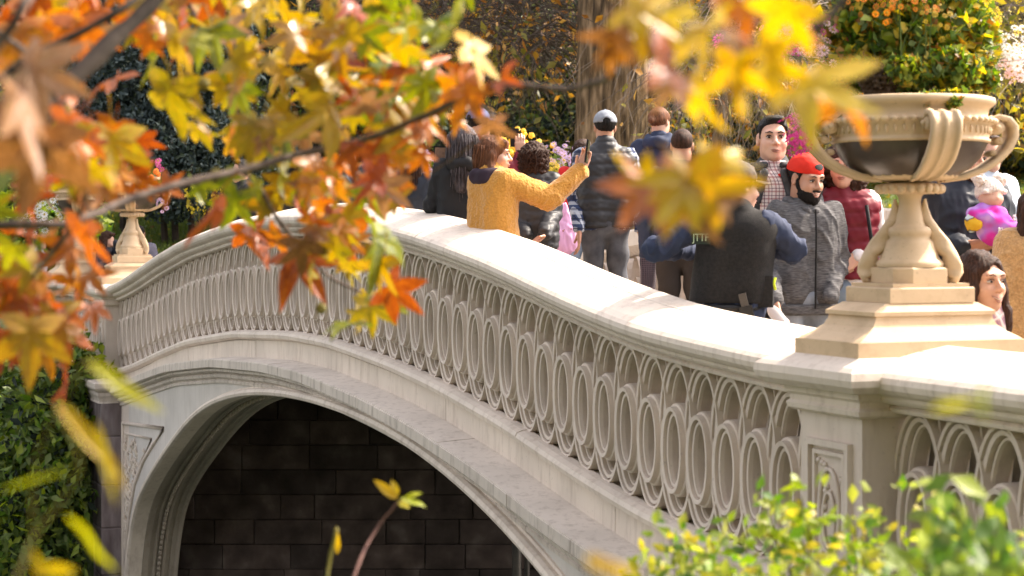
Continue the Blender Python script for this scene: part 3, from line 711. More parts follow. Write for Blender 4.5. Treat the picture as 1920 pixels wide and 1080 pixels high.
def person(label, px, py, Y, yaw=0, hyaw=0, hpitch=0, skin=sk_mid, hair=('short', hr_black), top=(c_black, 'jacket'), legs=c_jean, hem=.86, t=.012,
           LE=None, LW=None, RE=None, RW=None, hands=(None, None), hat=None, hs=1.0, beard=None, smile=False, face=True, hood=None, puff=0, vest=None, group=None, lean=0.0, extra=None, fold=.005, res=.012, flare=0.0, female=False, lean_x=0.0, group_n=None):
    top_w = W(px, py, Y); dz = deck_z(top_w.x, Y); H = top_w.z - dz; s = H / (1.75 + (.012 if hat else 0))
    ya = math.radians(yaw); e = thing('person', label, 'person', (0, 0, 0), ya, group)
    # head centre in local frame; the body stands so that the head is under the picked point
    Rb = Matrix.Rotation(ya, 3, 'Z'); hx = Vector((lean_x, -.02 - lean, 0)); off = Rb @ (hx * s)
    e.location = (top_w.x - off.x, Y - off.y, dz); e.scale = (s, s, s)
    inv = (Matrix.Translation(e.location) @ Rb.to_4x4() @ Matrix.Scale(s, 4)).inverted()
    def J(a, dflt):
        if a is None: return Vector(dflt)
        if len(a) == 4: return inv @ W(a[0], a[1], Y + a[2])     # pixel pick with a depth offset
        return Vector(a)
    sw = .145 if female else .172; shl = Vector((sw, -lean * .75, 1.425)); shr = Vector((-sw, -lean * .75, 1.425)); cx = lean_x * .8
    shl.x += cx; shr.x += cx
    le = J(LE, (sw + .075, .02, 1.13)); lw = J(LW, (sw + .085, -.08, .88)); re = J(RE, (-sw - .075, .02, 1.13)); rw = J(RW, (-sw - .085, -.08, .88))
    e['_'] = 0; del e['_']
    # head + neck
    hc = np.array([lean_x, -.02 - lean, HEADZ + .115 - .115 * hs])
    Rh = R3(hyaw, hpitch); g = Grid((-.11, -.14, -.24), (.11, .13, .15), .0062 if face else .009)
    g.ell((0, .018, .032), (.074, .094, .083), .01).ell((0, -.028, -.03), (.060, .062, .083), .03).ell((0, -.058, -.092), (.030, .030, .024), .03).ell((0, -.01, -.06), (.056, .06, .045), .03)
    if face:
        g.ell((.036, -.058, -.03), (.026, .026, .026), .02).ell((-.036, -.058, -.03), (.026, .026, .026), .02)
        g.cap((-.038, -.074, .026), (.038, -.074, .026), .014, .014, .02)
        g.ell((.031, -.098, .004), (.019, .020, .013), .012, True).ell((-.031, -.098, .004), (.019, .020, .013), .012, True)
        g.cap((0, -.084, .012), (0, -.108, -.026), .008, .0125, .010).ell((.013, -.094, -.030), (.010, .011, .008), .006).ell((-.013, -.094, -.030), (.010, .011, .008), .006)
        g.ell((0, -.080, -.060), (.027, .018, .018), .014).ell((0, -.098, -.0635), (.022, .006, .0016), .004, True)
    for sx in (-1, 1): g.ell((sx * .076, .008, -.004), (.010, .019, .031), .008); g.ell((sx * .083, .002, -.002), (.006, .010, .018), .005, True)
    g.cap((0, .022, -.06), (0, .03, -.235), .050 if female else .058, .06, .03)
    v, q = g.mesh(); v = (v * hs) @ Rh.T + hc
    V = [v]; Q = [q]; nv = len(v)
    # torso core under the clothes and hands
    g = Grid((-.30, -.22 - lean, .9), (.30, .22, 1.6), .02); g.cap((cx, -lean * .9, 1.5), (cx, -lean * .75, 1.42), .055, .07, .05).cap((-.1 + cx, -lean * .7, 1.38), (.1 + cx, -lean * .7, 1.38), .07, .07, .05).cap((cx, -lean * .6, 1.36), (0, 0, 1.0), .10, .10, .05)
    v, q = g.mesh(); V.append(v); Q.append(q + nv); nv += len(v)
    for (el, wr, hd, side) in ((le, lw, hands[0], -1), (re, rw, hands[1], 1)):
        if hd is None: continue
        dr = hd.get('d'); dr = (inv.to_3x3() @ Vector(dr)) if dr is not None else (wr - el)
        pn = hd.get('n', (-1, 0, 0)); pn = inv.to_3x3() @ Vector(pn)
        lo = [wr[i] - .2 for i in range(3)]; hi = [wr[i] + .2 for i in range(3)]
        g = Grid(lo, hi, .0058); dn = dr.normalized(); g.cap(wr - (wr - el).normalized() * .09, wr, .032, .026, .02); hand_ops(g, wr + dn * .012, dn, pn, hd.get('c', .5), side, 1.06 * hd.get('s', 1))
        v, q = g.mesh(); V.append(v); Q.append(q + nv); nv += len(v)
    link('body', fast_mesh('body', np.concatenate(V), np.concatenate(Q), True), skin, e)
    def HP(p): return np.array(p) * hs @ Rh.T + hc
    if face:
        for sx in (-1, 1):
            mb = MB().sphere((0, 0, 0), (.0130, .0122, .0054), 12, 8); vv = np.array(mb.v) + np.array((sx * .031, -.0765, .004)); M('eye', vv * hs @ Rh.T + hc, mb.f, m_eyew, e, True)
            mb = MB().sphere((0, 0, 0), (.0068, .003, .0052), 10, 6); vv = np.array(mb.v) + np.array((sx * .031, -.0878, .0035)); M('iris', vv * hs @ Rh.T + hc, mb.f, m_iris, e, True)
            mb = MB().tube([HP((sx * .016, -.087, .0075)), HP((sx * .026, -.0925, .0125)), HP((sx * .036, -.091, .0125)), HP((sx * .047, -.081, .006))], [.0016, .0030, .0030, .0014], 5)
            mb.tube([HP((sx * .012, -.093, .025)), HP((sx * .028, -.095, .031)), HP((sx * .050, -.080, .026))], [.0028, .0042, .0018], 5); mb.obj('eyebrow', hair[1], e, True)
        w = .032 if smile else .025; up = .011 if smile else .000
        mb = MB().tube([HP((-w, -.088, -.062 + up)), HP((-.010, -.101, -.0595)), HP((0, -.102, -.0612)), HP((.010, -.101, -.0595)), HP((w, -.088, -.062 + up))], [.001, .0042, .0036, .0042, .001], 6)
        mb.tube([HP((-w * .9, -.088, -.063 + up)), HP((-.008, -.098, -.070 - up * .5)), HP((.008, -.098, -.070 - up * .5)), HP((w * .9, -.088, -.063 + up))], [.001, .005, .005, .001], 6); mb.obj('lips', m_lip, e, True)
        if smile:
            mb = MB().tube([HP((-w * .75, -.091, -.0615 + up * .5)), HP((0, -.1005, -.0655)), HP((w * .75, -.091, -.0615 + up * .5))], [.0015, .0042, .0015], 6); mb.obj('teeth', m_teeth, e, True)
    # hair
    if hair[0]:
        kind = hair[0]; g = Grid((-.19, -.16, -.48 if kind == 'long' else -.2), (.19, .2, .17), .008 if kind != 'buzz' else .006)
        if kind in ('short', 'buzz'):
            a = .003 if kind == 'buzz' else .006; g.ell((0, .022, .037), (.0735 + a, .0935 + a, .082 + a), .01)
            if kind == 'short': g.ell((.010, -.040, .098), (.046, .040, .020), .02)
            g.plane((0, -1, -1.25), -.014 if kind == 'buzz' else -.028)
            for sx in (-1, 1): g.cap((sx * .062, -.034, .062), (sx * .071, -.020, .002), .010, .007, .012).plane((0, 0, -1), .085)
            for sx in (-1, 1): g.ell((sx * .083, -.004, -.012), (.016, .024, .034), .004, True)
        elif kind == 'bun':
            g.ell((0, .020, .036), (.084, .104, .09), .01).plane((0, -1, -.95), .022).plane((0, 0, -1), .085); g.ell((0, .125, .01), (.032, .03, .032), .02)
        elif kind == 'curly':
            g.ell((0, .030, .0), (.125, .125, .125), .02).ell((0, .045, -.08), (.12, .105, .10), .03).ell((0, -.085, -.045), (.066, .07, .085), .02, True)
        elif kind == 'bob':
            g.ell((0, .022, .034), (.088, .108, .092), .02).ell((0, .05, -.06), (.092, .085, .095), .04).cap((.072, .01, 0), (.088, .0, -.13), .034, .028, .02).cap((-.072, .01, 0), (-.088, .0, -.13), .034, .028, .02).ell((0, -.095, -.055), (.062, .075, .096), .012, True).cap((-.05, -.07, .075), (.06, -.055, .07), .022, .025, .02)
        elif kind == 'long':
            g.ell((0, .022, .036), (.086, .108, .092), .02)
            for sx in (-1, -.35, .35, 1): g.cap((sx * .066, .035 + .02 * (1 - abs(sx)), .02), (sx * .09, .07 + .02 * (1 - abs(sx)), -.40), .045, .026, .03)
            g.cap((0, .06, 0), (0, .085, -.28), .07, .055, .04).ell((0, -.098, -.030), (.058, .075, .106), .012, True)
            for sx in (-1, 1): g.cap((sx * .070, -.035, .03), (sx * .088, -.045, -.12), .016, .022, .02).cap((sx * .088, -.045, -.12), (sx * .10, -.03, -.38), .024, .016, .02)
        amp = {'short': .0035, 'buzz': .0008, 'bun': .003, 'curly': .011, 'bob': .006, 'long': .006}[kind]
        def hf(v, q):
            ang = np.arctan2(v[:, 1] - .02, v[:, 0]); st = np.sin(ang * 34 + 3 * np.sin(v[:, 2] * 22)) * .5 + np.sin(ang * 61 + v[:, 2] * 35) * .5
            d = amp * (.55 * st + .6 * wob(v, 55 if kind == 'curly' else 30, px)) if kind != 'curly' else amp * .6 * (wob(v, 60, px) + .7 * wob(v, 130, px))
            return disp(v, q, d)
        v, q = g.mesh(); v = hf(v, q)
        mbS = MB()
        if kind in ('long', 'bob', 'curly'):
            r2 = random.Random(px)
            for i in range(70 if kind == 'long' else 46):
                a = r2.uniform(-.35, math.pi + .35); L = r2.uniform(.26, .46) if kind == 'long' else r2.uniform(.12, .19); rr = r2.uniform(.84, 1.08)
                x0, y0 = math.cos(a) * .084 * rr, .03 + math.sin(a) * .085 * rr
                pts = [];
                for c in range(6):
                    u_ = c / 5; curl = (.02 if kind == 'curly' else .006) * math.sin(u_ * (14 if kind == 'curly' else 5) + i); gx = 1.12 + .1 * u_ if kind == 'long' else 1.15 - .1 * u_ + (.28 if kind == 'curly' else 0)
                    pts.append((x0 * gx + curl, y0 * gx + .02 * u_ + curl, .055 - L * u_))
                mbS.tube(pts, [.003, .006, .007, .006, .004, .0015], 4)
        if mbS.v:
            nv = len(v); v = np.concatenate([v, np.array(mbS.v)]); fs = [tuple(x) for x in q.tolist()] + [tuple(i + nv for i in f_) for f_ in mbS.f]
            M('hair', v * hs @ Rh.T + hc, fs, hair[1], e, True)
        else: link('hair', fast_mesh('hair', v * hs @ Rh.T + hc, q, True), hair[1], e)
    if beard:
        g = Grid((-.1, -.14, -.15), (.1, .08, .02), .006)
        g.ell((0, -.030, -.062), (.066, .068, .062), .02).ell((0, -.062, -.098), (.040, .038, .030), .02).cap((.066, -.02, -.04), (.072, -.012, .0), .012, .008, .01).cap((-.066, -.02, -.04), (-.072, -.012, .0), .012, .008, .01)
        g.ell((0, -.10, -.018), (.070, .055, .040), .012, True).ell((0, -.112, -.0635), (.026, .03, .009), .006, True).cap((-.022, -.094, -.047), (.022, -.094, -.047), .0065, .0065, .006)
        g.cap((0, .05, -.12), (0, .03, -.3), .07, .07, .01, True)
        build('beard', g, beard, e, lambda v, q: disp(v, q, .0018 * wob(v, 160)), Rh * hs, hc)
    if hat:
        g = Grid((-.14, -.22, -.03), (.14, .22, .16), .0065); m_, sgn = hat
        g.ell((0, .020, .042), (.089, .108, .092), .01).plane((0, 0, -1), -.036 if sgn != 0 else -.03)
        if sgn > 0: g.ell((0, .10, .048), (.035, .03, .026), .004, True)
        else: g.cap((-.04, .118, .028), (.04, .118, .028), .001, .001, .01)
        def bf(v, q): return v
        build('cap', g, m_, e, lambda v, q: disp(v, q, .001 * wob(v, 60)), Rh * hs, hc)
        g = Grid((-.14, -.22, -.03), (.14, .23, .12), .006); yc = -.095 if sgn > 0 else .135; g.ell((0, yc, .036 if sgn > 0 else .005), (.075, .075 if sgn > 0 else .06, .011), .006)
        v, q = g.mesh(); v[:, 2] -= (v[:, 0] ** 2) * 2.4
        link('cap_visor', fast_mesh('cap_visor', v * hs @ Rh.T + hc, q, True), m_, e)
        mb = MB().sphere((0, .02, .135), (.009, .009, .005), 8, 5); M('cap_button', np.array(mb.v) * hs @ Rh.T + hc, mb.f, m_, e, True)
        if sgn < 0:   # worn backwards: the gap above the strap shows over the forehead
            mb = MB().sphere((0.012, -.0805, .078), (.034, .006, .016), 12, 8); vv = np.array(mb.v); vv[:, 1] = .020 - .1095 * np.sqrt(np.clip(1 - (vv[:, 0] / .0905) ** 2 - ((vv[:, 2] - .042) / .0935) ** 2, 0, 1)) + (vv[:, 1] + .0805) * .1; M('cap_opening', vv * hs @ Rh.T + hc, mb.f, c_black, e, True)
    # clothes
    def torso(g, t, arms=True, hem=hem, k=.05):
        for sx in (-1, 1):
            g.cap((sx * .078 + cx, -lean * .7, 1.345), (sx * (.072 if female else .082), 0, .95), (.098 if female else .112) + t, (.105 if female else .108) + t, k)
        g.cap((-sw + .03 + cx, -lean * .75, 1.40), (sw - .03 + cx, -lean * .75, 1.40), .062 + t, .062 + t, .05)
        g.cap((cx, -lean * .8 + .01, 1.49), (cx, -lean * .8 + .01, 1.42), .062 + t, .085 + t, .04)
        if flare: g.ell((0, 0, hem + .05), (.19 + flare, .16 + flare * .7, .30), .10)
        if arms:
            for (sh, el, wr) in ((shl, le, lw), (shr, re, rw)):
                g.cap(sh, el, .058 + t, .047 + t, .022); g.cap(el, wr, .047 + t, .034 + t * .8, .02)
        g.plane((0, 0, -1), -hem)
    P3 = [shl, shr, le, lw, re, rw]; lo = [min(p[i] for p in P3) - .13 for i in range(3)]; hi = [max(p[i] for p in P3) + .13 for i in range(3)]
    lo[0] = min(lo[0], -.30); hi[0] = max(hi[0], .30); lo[1] = min(lo[1], -.24 - lean); hi[1] = max(hi[1], .22); lo[2] = min(lo[2], hem - .03); hi[2] = max(hi[2], 1.58)
    def folds(v, q, a=fold, seed=px):
        arm = np.minimum(np.linalg.norm(v - np.array(le), axis=1), np.linalg.norm(v - np.array(re), axis=1)); b = a * (1 + 1.2 * np.exp(-(arm / .12) ** 2)); vv = v.copy(); vv[:, 2] *= .55
        r_ = np.clip(1 - np.abs(wob(vv, 17, seed)), 0, 1) ** 2.2; r2_ = np.clip(1 - np.abs(wob(vv[:, [1, 2, 0]], 31, seed + 3)), 0, 1) ** 2; return disp(v, q, b * 1.7 * (r_ - .3) + b * .7 * (r2_ - .3))
    def quilt(v, q, sp=.085, a=.013):
        ph = v[:, 2] / sp; d = a * (np.abs(np.sin(math.pi * ph)) ** .45 - .6); return disp(v, q, d + .003 * wob(v, 45, px))
    if vest:
        g = Grid(lo, hi, res); torso(g, t); v = build(top[1], g, top[0], e, folds)
        g = Grid((-.34, -.26 - lean, .7), (.34, .26, 1.6), res * .85); torso(g, t + (.014 if len(vest) < 3 else .012), False, hem=vest[1])
        if len(vest) < 3: g.cap((cx, -lean * .8 + .015, 1.52), (cx, -lean * .8 + .01, 1.46), .068, .075, .02)
        build('vest', g, vest[0], e, quilt if len(vest) < 3 else (lambda v, q: disp(v, q, .002 * wob(v, 14))))
    else:
        g = Grid(lo, hi, res); torso(g, t)
        if hood is not None: pass
        build(top[1], g, top[0], e, quilt if puff else folds)
    if hood is not None:
        g = Grid((-.22 + cx, -.22 - lean, 1.32), (.22 + cx, .24, 1.62), .012)
        g.cap((-.09 + cx, .03 - lean, 1.49), (-.05 + cx, .10 - lean * .8, 1.46), .045, .055, .03).cap((.09 + cx, .03 - lean, 1.49), (.05 + cx, .10 - lean * .8, 1.46), .045, .055, .03).cap((-.05 + cx, .11 - lean * .8, 1.45), (.05 + cx, .11 - lean * .8, 1.45), .05, .05, .03).cap((-.09 + cx, .02 - lean, 1.49), (-.03 + cx, -.085 - lean, 1.43), .036, .026, .02).cap((.09 + cx, .02 - lean, 1.49), (.03 + cx, -.085 - lean, 1.43), .036, .026, .02)
        build('hood', g, hood, e, lambda v, q: disp(v, q, .008 * wob(v, 22, px)))
    g = Grid((-.26, -.26, .04), (.26, .22, 1.06), .02)
    g.ell((0, 0, .92), (.165, .12, .13), .03)
    for sx in (-1, 1): g.cap((sx * .085, 0, .90), (sx * .10, -.01, .50), .098, .068, .02).cap((sx * .10, -.01, .5), (sx * .105, .015, .06), .068, .058, .02)
    g.plane((0, 0, -1), -.05); build('trousers', g, legs, e, lambda v, q: disp(v, q, .008 * wob(v * np.array([1, 1, .6]), 18, px)))
    mb = MB()
    for sx in (-1, 1): M('shoe', *(lambda m: (m.v, m.f))(MB().sphere((sx * .105, -.05, .045), (.05, .14, .045), 10, 6)), m_shoe, e, True)
    return e, inv, dict(le=le, lw=lw, re=re, rw=rw, hc=hc, Rh=Rh, cx=cx, s=s)
G_BACK = None
PEOPLE = {}
# man in quilted gilet, back to us
e, inv, d = person('man seen from behind in a charcoal quilted gilet over a plaid shirt, grey baseball cap', 1134, 208, 13.4, yaw=188, hyaw=-4, skin=sk_mid, hair=('short', hr_black), top=(p_blue, 'shirt'), legs=c_jeang,
    vest=(c_char, .90), hat=(c_grey, 1), face=False, RE=(1203, 360, .0, 0), RW=(1200, 432, -.1, 0), LE=(1080, 372, 0, 0), LW=(1086, 428, -.15, 0), hands=(dict(d=(.0, -.1, -1), n=(-1, 0, 0), c=.35), dict(d=(.15, -.2, -1), n=(1, 0, 0), c=.35)))
# curls under the cap
# woman in mustard teddy jacket
e, inv, d = person('woman with auburn bob in mustard teddy jacket, arm stretched out to take a selfie', 928, 257, 12.1, yaw=128, hyaw=-46, hpitch=4, skin=sk_light, hair=('bob', hr_red), top=(c_yellow, 'jacket'), hood=c_purple, legs=c_jeang, t=.040, flare=.05, female=True,
    RE=(1030, 372, -.02, 0), RW=(1088, 322, .05, 0), LE=(945, 395, .22, 0), LW=(940, 400, .42, 0), hands=(None, dict(d=(.35, .1, 1), n=(-.2, -1, .1), c=.55)), hem=.72, hs=1.12)
ph = MB().box(-.036, .036, -.005, .005, -.075, .075).obj('smartphone', m_blackp); ph.location = W(1101, 284, 12.1); ph.rotation_euler = (0.1, .08, math.radians(78)); ph['label'] = 'slim phone held up by the woman in the mustard teddy jacket'; ph['category'] = 'phone'
MB().box(-.033, .033, -.0075, -.0055, -.07, .07).obj('screen', m_iris, ph)
# dark haired woman, black hoodie
e, inv, d = person('woman with long grey-streaked black hair over a black hoodie, seen from behind', 868, 236, 12.9, yaw=176, skin=sk_light, hair=('long', hr_grey), top=(c_black, 'jacket'), hood=c_black, legs=c_black, face=False, female=True, t=.022,
    RE=(905, 390, .1, 0), RW=(880, 340, .35, 0), LE=(812, 385, .05, 0), LW=(826, 335, .30, 0), hs=1.14)
tb = MB().box(-.07, .07, -.006, .006, -.10, .10).obj('tablet_computer', m_blackp); tb.location = W(832, 301, 12.95); tb.rotation_euler = (0, .03, math.radians(-12)); tb['label'] = 'black cased tablet held up beside the long grey-streaked hair'; tb['category'] = 'tablet'
m_scr = noise_mat('tablet_picture', [(.05, .04, .04), (.25, .14, .10), (.10, .08, .08)], scale=14, bump=0, rough=.2)
MB().box(-.062, .062, -.0085, -.0065, -.088, .088).obj('screen', m_scr, tb)
# curly haired woman in puffer
person('woman with curly brown hair in a black puffer jacket, seen from behind', 1002, 268, 12.9, yaw=172, skin=sk_mid, hair=('curly', hr_brown), top=(c_char, 'jacket'), legs=c_jeang, face=False, female=True, t=.03, puff=1,
    RE=(1036, 400, -.02, 0), RW=(1022, 438, -.3, 0), LE=(960, 400, .1, 0), LW=(985, 440, -.2, 0), hands=(None, dict(d=(-.6, -.5, -.5), n=(0, 0, 1), c=.4)), hs=1.0)
# blue cap person with phone
person('person in slate blue cap holding a phone up above the crowd', 900, 203, 15.3, yaw=140, hyaw=-10, skin=sk_tan, hair=('short', hr_black), top=(c_maroon, 'jacket'), hat=(c_bluecap, 1), face=False,
    RE=(965, 330, -.1, 0), RW=(975, 292, -.1, 0), hands=(None, dict(d=(.0, 0, 1), n=(0, 1, 0), c=.5)))
ph = MB().box(-.036, .036, -.005, .005, -.075, .075).obj('smartphone', m_blackp); ph.location = W(965, 258, 15.3); ph['label'] = 'dark phone raised by the person in the slate blue cap'; ph['category'] = 'phone'
MB().sphere((.018, -.007, .055), (.007, .003, .007), 8, 5).obj('camera_lens', m_iris, ph, True)
# short person in red
person('short brown haired person in red jacket, behind the man in the gilet', 1093, 262, 15.0, yaw=170, skin=sk_light, hair=('bob', hr_brown), top=(c_red, 'jacket'), legs=c_jean, face=False, LE=(1060, 385, .05, 0), LW=(1052, 412, -.1, 0), hands=(dict(d=(-.1, 0, -1), n=(1, 0, 0), c=.9), None))
# carrier bag
m_bag, n_, b_ = new_mat('pink_plastic'); b_.inputs['Base Color'].default_value = (.80, .45, .72, 1); b_.inputs['Roughness'].default_value = .35; b_.inputs['Transmission Weight'].default_value = .25; b_.inputs['Alpha'].default_value = .93
g = Grid((-.16, -.12, -.30), (.16, .12, .16), .01); g.ell((0, 0, -.15), (.125, .07, .13), .05).cap((-.05, 0, -.05), (-.015, 0, .12), .045, .012, .04).cap((.05, 0, -.05), (.015, 0, .12), .045, .012, .04)
v, q = g.mesh(); v = disp(v, q, .008 * (1 - np.abs(wob(v * np.array([1.6, 1.6, .35]), 38))))
bagO = link('carrier_bag', fast_mesh('carrier_bag', v, q, True), m_bag, None, W(1055, 412, 14.75)); bagO['label'] = 'pink plastic carrier bag hanging between the puffer jacket and the plaid sleeve'; bagO['category'] = 'bag'
for i in range(9): MB().sphere((rnd.uniform(-.07, .07), -.067 + abs(rnd.uniform(0, .01)), rnd.uniform(-.23, -.05)), (.007, .003, .007), 8, 4).obj('printed_dot', m_lip, bagO, True)
# navy hooded person with bun
person('person with auburn bun and navy hooded jacket, looking away beside the great trunk', 1238, 203, 15.6, yaw=158, hyaw=-15, skin=sk_light, hair=('bun', hr_red), top=(c_navy, 'jacket'), hood=c_navy, legs=c_check, face=False, t=.02)
person('man with buzz cut hair in a blue shirt, behind the yellow leaves', 1279, 243, 12.2, yaw=172, skin=sk_mid, hair=('buzz', hr_brown), top=(c_navy, 'shirt'), legs=c_brownt, face=False)
# officer
e, inv, d = person('police officer in navy shirt and black ballistic vest marked JTTF, elbows out, camouflage cap', 1386, 303, 9.75, yaw=168, hyaw=-52, hpitch=6, skin=sk_light, hair=('short', hr_brown), top=(c_navy, 'shirt'), legs=c_navy2, hat=(c_camo, 1), face=True, lean=-.0, t=.016,
    vest=(c_vest, .99, 1), RE=(1490, 468, .0, 0), RW=(1400, 455, .26, 0), LE=(1230, 466, .0, 0), LW=(1300, 470, .28, 0), lean_x=-.06, hem=.80, fold=.007, hs=1.1, res=.0095)
def surf_y(x, z, base=.165): return base
# patch with letters on the back of the vest
pt = MB().box(-.052, .052, 0, .006, -.034, .034).obj('name_patch', flat('patch_cloth', (.02, .03, .022)), e); pt.location = (.13, .152, 1.345); pt.rotation_euler = (0, 0, math.radians(-10))
m_let = flat('pale_green_thread', (.42, .52, .36), bump=0)
tc_ = bpy.data.curves.new('patch_lettering', 'FONT'); tc_.body = 'JTTF'; tc_.size = .046; tc_.align_x = 'CENTER'; tc_.align_y = 'CENTER'; tc_.extrude = .001
to = bpy.data.objects.new('patch_lettering', tc_); COL.objects.link(to); me_ = bpy.data.meshes.new_from_object(to); bpy.data.objects.remove(to)
to = link('patch_lettering', me_, None, pt); to.data.materials.clear(); to.data.materials.append(m_let); to.location = (0, .0075, 0); to.rotation_euler = (math.radians(90), 0, math.radians(180)); to.scale = (1, 1.25, 1)
mb = MB().box(-.035, .035, -.02, .02, -.09, .05); hol = mb.obj('holster', m_blackp, e); hol.location = (-.12, .150, .93); hol.rotation_euler = (0, .25, 0)
MB().box(-.02, .02, -.015, .015, .05, .12).obj('pistol_grip', m_dark, hol)
MB().tube([(math.cos(a) * .185, math.sin(a) * .15, .965) for a in np.linspace(0, 2 * math.pi, 25)], .022, 6, False).obj('belt', m_blackp, e, True)
po = MB().box(-.045, .045, -.03, .03, -.09, .08).obj('vest_pouch', c_vest, e); po.location = (-.205, .06, 1.06)
yl = MB().tube([(0, 0, .03), (.008, .01, 0), (0, .005, -.035)], .008, 6).obj('yellow_tag', flat('hi_vis_yellow', (.70, .85, .05), bump=0), e, True); yl.location = (-.262, .06, 1.10)
# plaid shirt man
e, inv, d = person('man with short black hair, charcoal jacket open over a white and maroon checked shirt', 1449, 219, 10.7, yaw=-4, hyaw=4, hpitch=-2, skin=sk_light, hair=('short', hr_black), top=(c_jacket, 'jacket'), legs=c_jeang, hs=1.05, t=.022)
g = Grid((-.2, -.26, .92), (.2, .05, 1.56), .011)
for sx in (-1, 1): g.cap((sx * .05, -.035, 1.36), (sx * .05, -.03, .95), .115, .112, .04)
g.cap((0, -.02, 1.52), (0, -.01, 1.44), .072, .09, .03).plane((-1, 0, 0), .075).plane((1, 0, 0), .075).plane((0, 0, 1), 1.515).plane((0, 0, -1), -.95)
build('checked_shirt', g, p_red, e)
for sx in (-1, 1):
    g = Grid((-.2, -.26, 1.2), (.2, .1, 1.58), .009); g.cap((sx * .045, -.10, 1.49), (sx * .115, -.06, 1.475), .018, .03, .02).cap((sx * .05, -.14, 1.45), (sx * .09, -.155, 1.30), .022, .022, .03); build('collar', g, c_jacket, e)
# bearded man
e, inv, d = person('smiling bearded man in a heather grey zip hoodie with a red cap worn backwards', 1512, 291, 10.5, yaw=16, hyaw=16, hpitch=12, skin=sk_mid, hair=('buzz', hr_black), top=(c_heather, 'hoodie'), hood=c_heather, legs=c_ltjean, hat=(c_redcap, -1), beard=hr_black, smile=True, hs=1.13, t=.016, fold=.006, res=.0095,
    LE=(1574, 490, .1, 0), LW=(1556, 556, -.12, 0), RE=(1440, 500, .05, 0), RW=(1452, 562, -.32, 0), hands=(None, dict(d=(.15, -.35, -1), n=(.6, .2, 0), c=.75)), hem=.84)
zp = MB(); zp.tube([(0, -.148, 1.44), (0, -.158, 1.30), (0, -.150, 1.1), (0, -.145, .86)], .006, 6); zp.obj('zip', m_blackp, e)
g = Grid((-.24, -.2, .78), (.24, .2, .90), .012); g.cap((-.085, 0, .85), (.085, 0, .85), .13, .13, .01).plane((0, 0, 1), .885).plane((0, 0, -1), -.82); build('hem_band', g, c_heather, e)
bt = bpy.data.objects.new('water_bottle', None); COL.objects.link(bt); bt['label'] = 'clear plastic water bottle held low by the bearded man, base towards us'; bt['category'] = 'bottle'
m_pet, n_, b_ = new_mat('clear_plastic'); b_.inputs['Base Color'].default_value = (.93, .95, .97, 1); b_.inputs['Roughness'].default_value = .12; b_.inputs['Transmission Weight'].default_value = .7; b_.inputs['IOR'].default_value = 1.3
bo = MB().lathe([(.001, 0), (.018, .004), (.026, -.004), (.033, .006), (.0345, .02), (.033, .03), (.0345, .04), (.033, .055), (.0345, .07), (.0345, .12), (.03, .15), (.013, .18), (.013, .20)], 20).obj('bottle_body', m_pet, bt, True); MB().lathe([(.0145, .198), (.0145, .215), (.001, .216)], 14).obj('bottle_cap', c_white, bt)
bt.location = W(1472, 611, 10.0); bt.rotation_euler = Vector((-.35, .75, .52)).to_track_quat('Z', 'Y').to_euler()
# maroon gilet woman
e, inv, d = person('woman in maroon quilted gilet over a white long sleeved top, hand on hip', 1582, 272, 10.7, yaw=-6, hyaw=-12, skin=sk_light, hair=('curly', hr_brown), top=(c_white, 'shirt'), legs=c_jean, vest=(c_maroon, .98), female=True, hs=1.08,
    LE=(1644, 446, .1, 0), LW=(1610, 480, -.1, 0), hands=(dict(d=(-1, -.3, -.6), n=(0, 1, 0), c=.4), None))
MB().tube([(.12, -.145, 1.40), (.14, -.155, 1.25), (.17, -.12, 1.05)], .011, 6).obj('bag_strap', c_black, e, True)
# man with baby
e, inv, d = person('man in dark navy coat holding a baby against his chest', 1812, 252, 10.8, yaw=14, hyaw=25, hpitch=10, skin=sk_mid, hair=('short', hr_black), top=(c_navy2, 'coat'), legs=c_black, beard=hr_brown, t=.03, fold=.010, hs=1.1,
    RE=(1752, 455, .0, 0), RW=(1800, 462, -.22, 0), LE=(1890, 460, .05, 0), LW=(1865, 478, -.2, 0), hands=(None, dict(d=(1, -.2, .0), n=(0, .6, .6), c=.35, s=1.15)))
# baby
bz = W(1856, 366, 10.45); bb = thing('baby', 'baby in cream bobble hat and magenta flowered fleece, held by the man in navy coat', 'baby', (bz.x, bz.y, bz.z - .0), math.radians(22)); bb.scale = (1.05,) * 3
g = Grid((-.1, -.1, -.12), (.1, .1, .1), .006); g.ell((0, 0, 0), (.062, .066, .066), .02).ell((0, -.02, -.03), (.052, .05, .04), .02).ell((.026, -.045, -.022), (.02, .018, .018), .015).ell((-.026, -.045, -.022), (.02, .018, .018), .015).ell((0, -.066, -.016), (.008, .009, .007), .008).cap((0, .01, -.05), (0, .01, -.11), .03, .03, .02); build('body', g, sk_light, bb)
for sx in (-1, 1): MB().sphere((sx * .023, -.058, .001), (.006, .005, .004), 8, 6).obj('eye', m_iris, bb, True)
MB().tube([(-.01, -.064, -.036), (0, -.066, -.037), (.01, -.064, -.036)], [.001, .003, .001], 5).obj('lips', m_lip, bb, True)
g = Grid((-.13, -.12, -.03), (.13, .12, .13), .006); g.ell((0, .006, .018), (.074, .076, .076), .01).plane((0, -.35, -1), .002).cap((-.06, -.045, .018), (.06, -.045, .018), .014, .014, .01); build('knit_hat', g, c_whitehat, bb, lambda v, q: disp(v, q, .0016 * np.sin(np.arctan2(v[:, 1], v[:, 0]) * 26)))
for sx in (-1, 1):
    g = Grid((sx * .065 - .06, -.06, .03), (sx * .065 + .06, .06, .14), .006); g.ell((sx * .065, 0, .082), (.036, .036, .034), .01); build('bobble', g, c_whitehat, bb, lambda v, q: disp(v, q, .005 * wob(v, 110)))
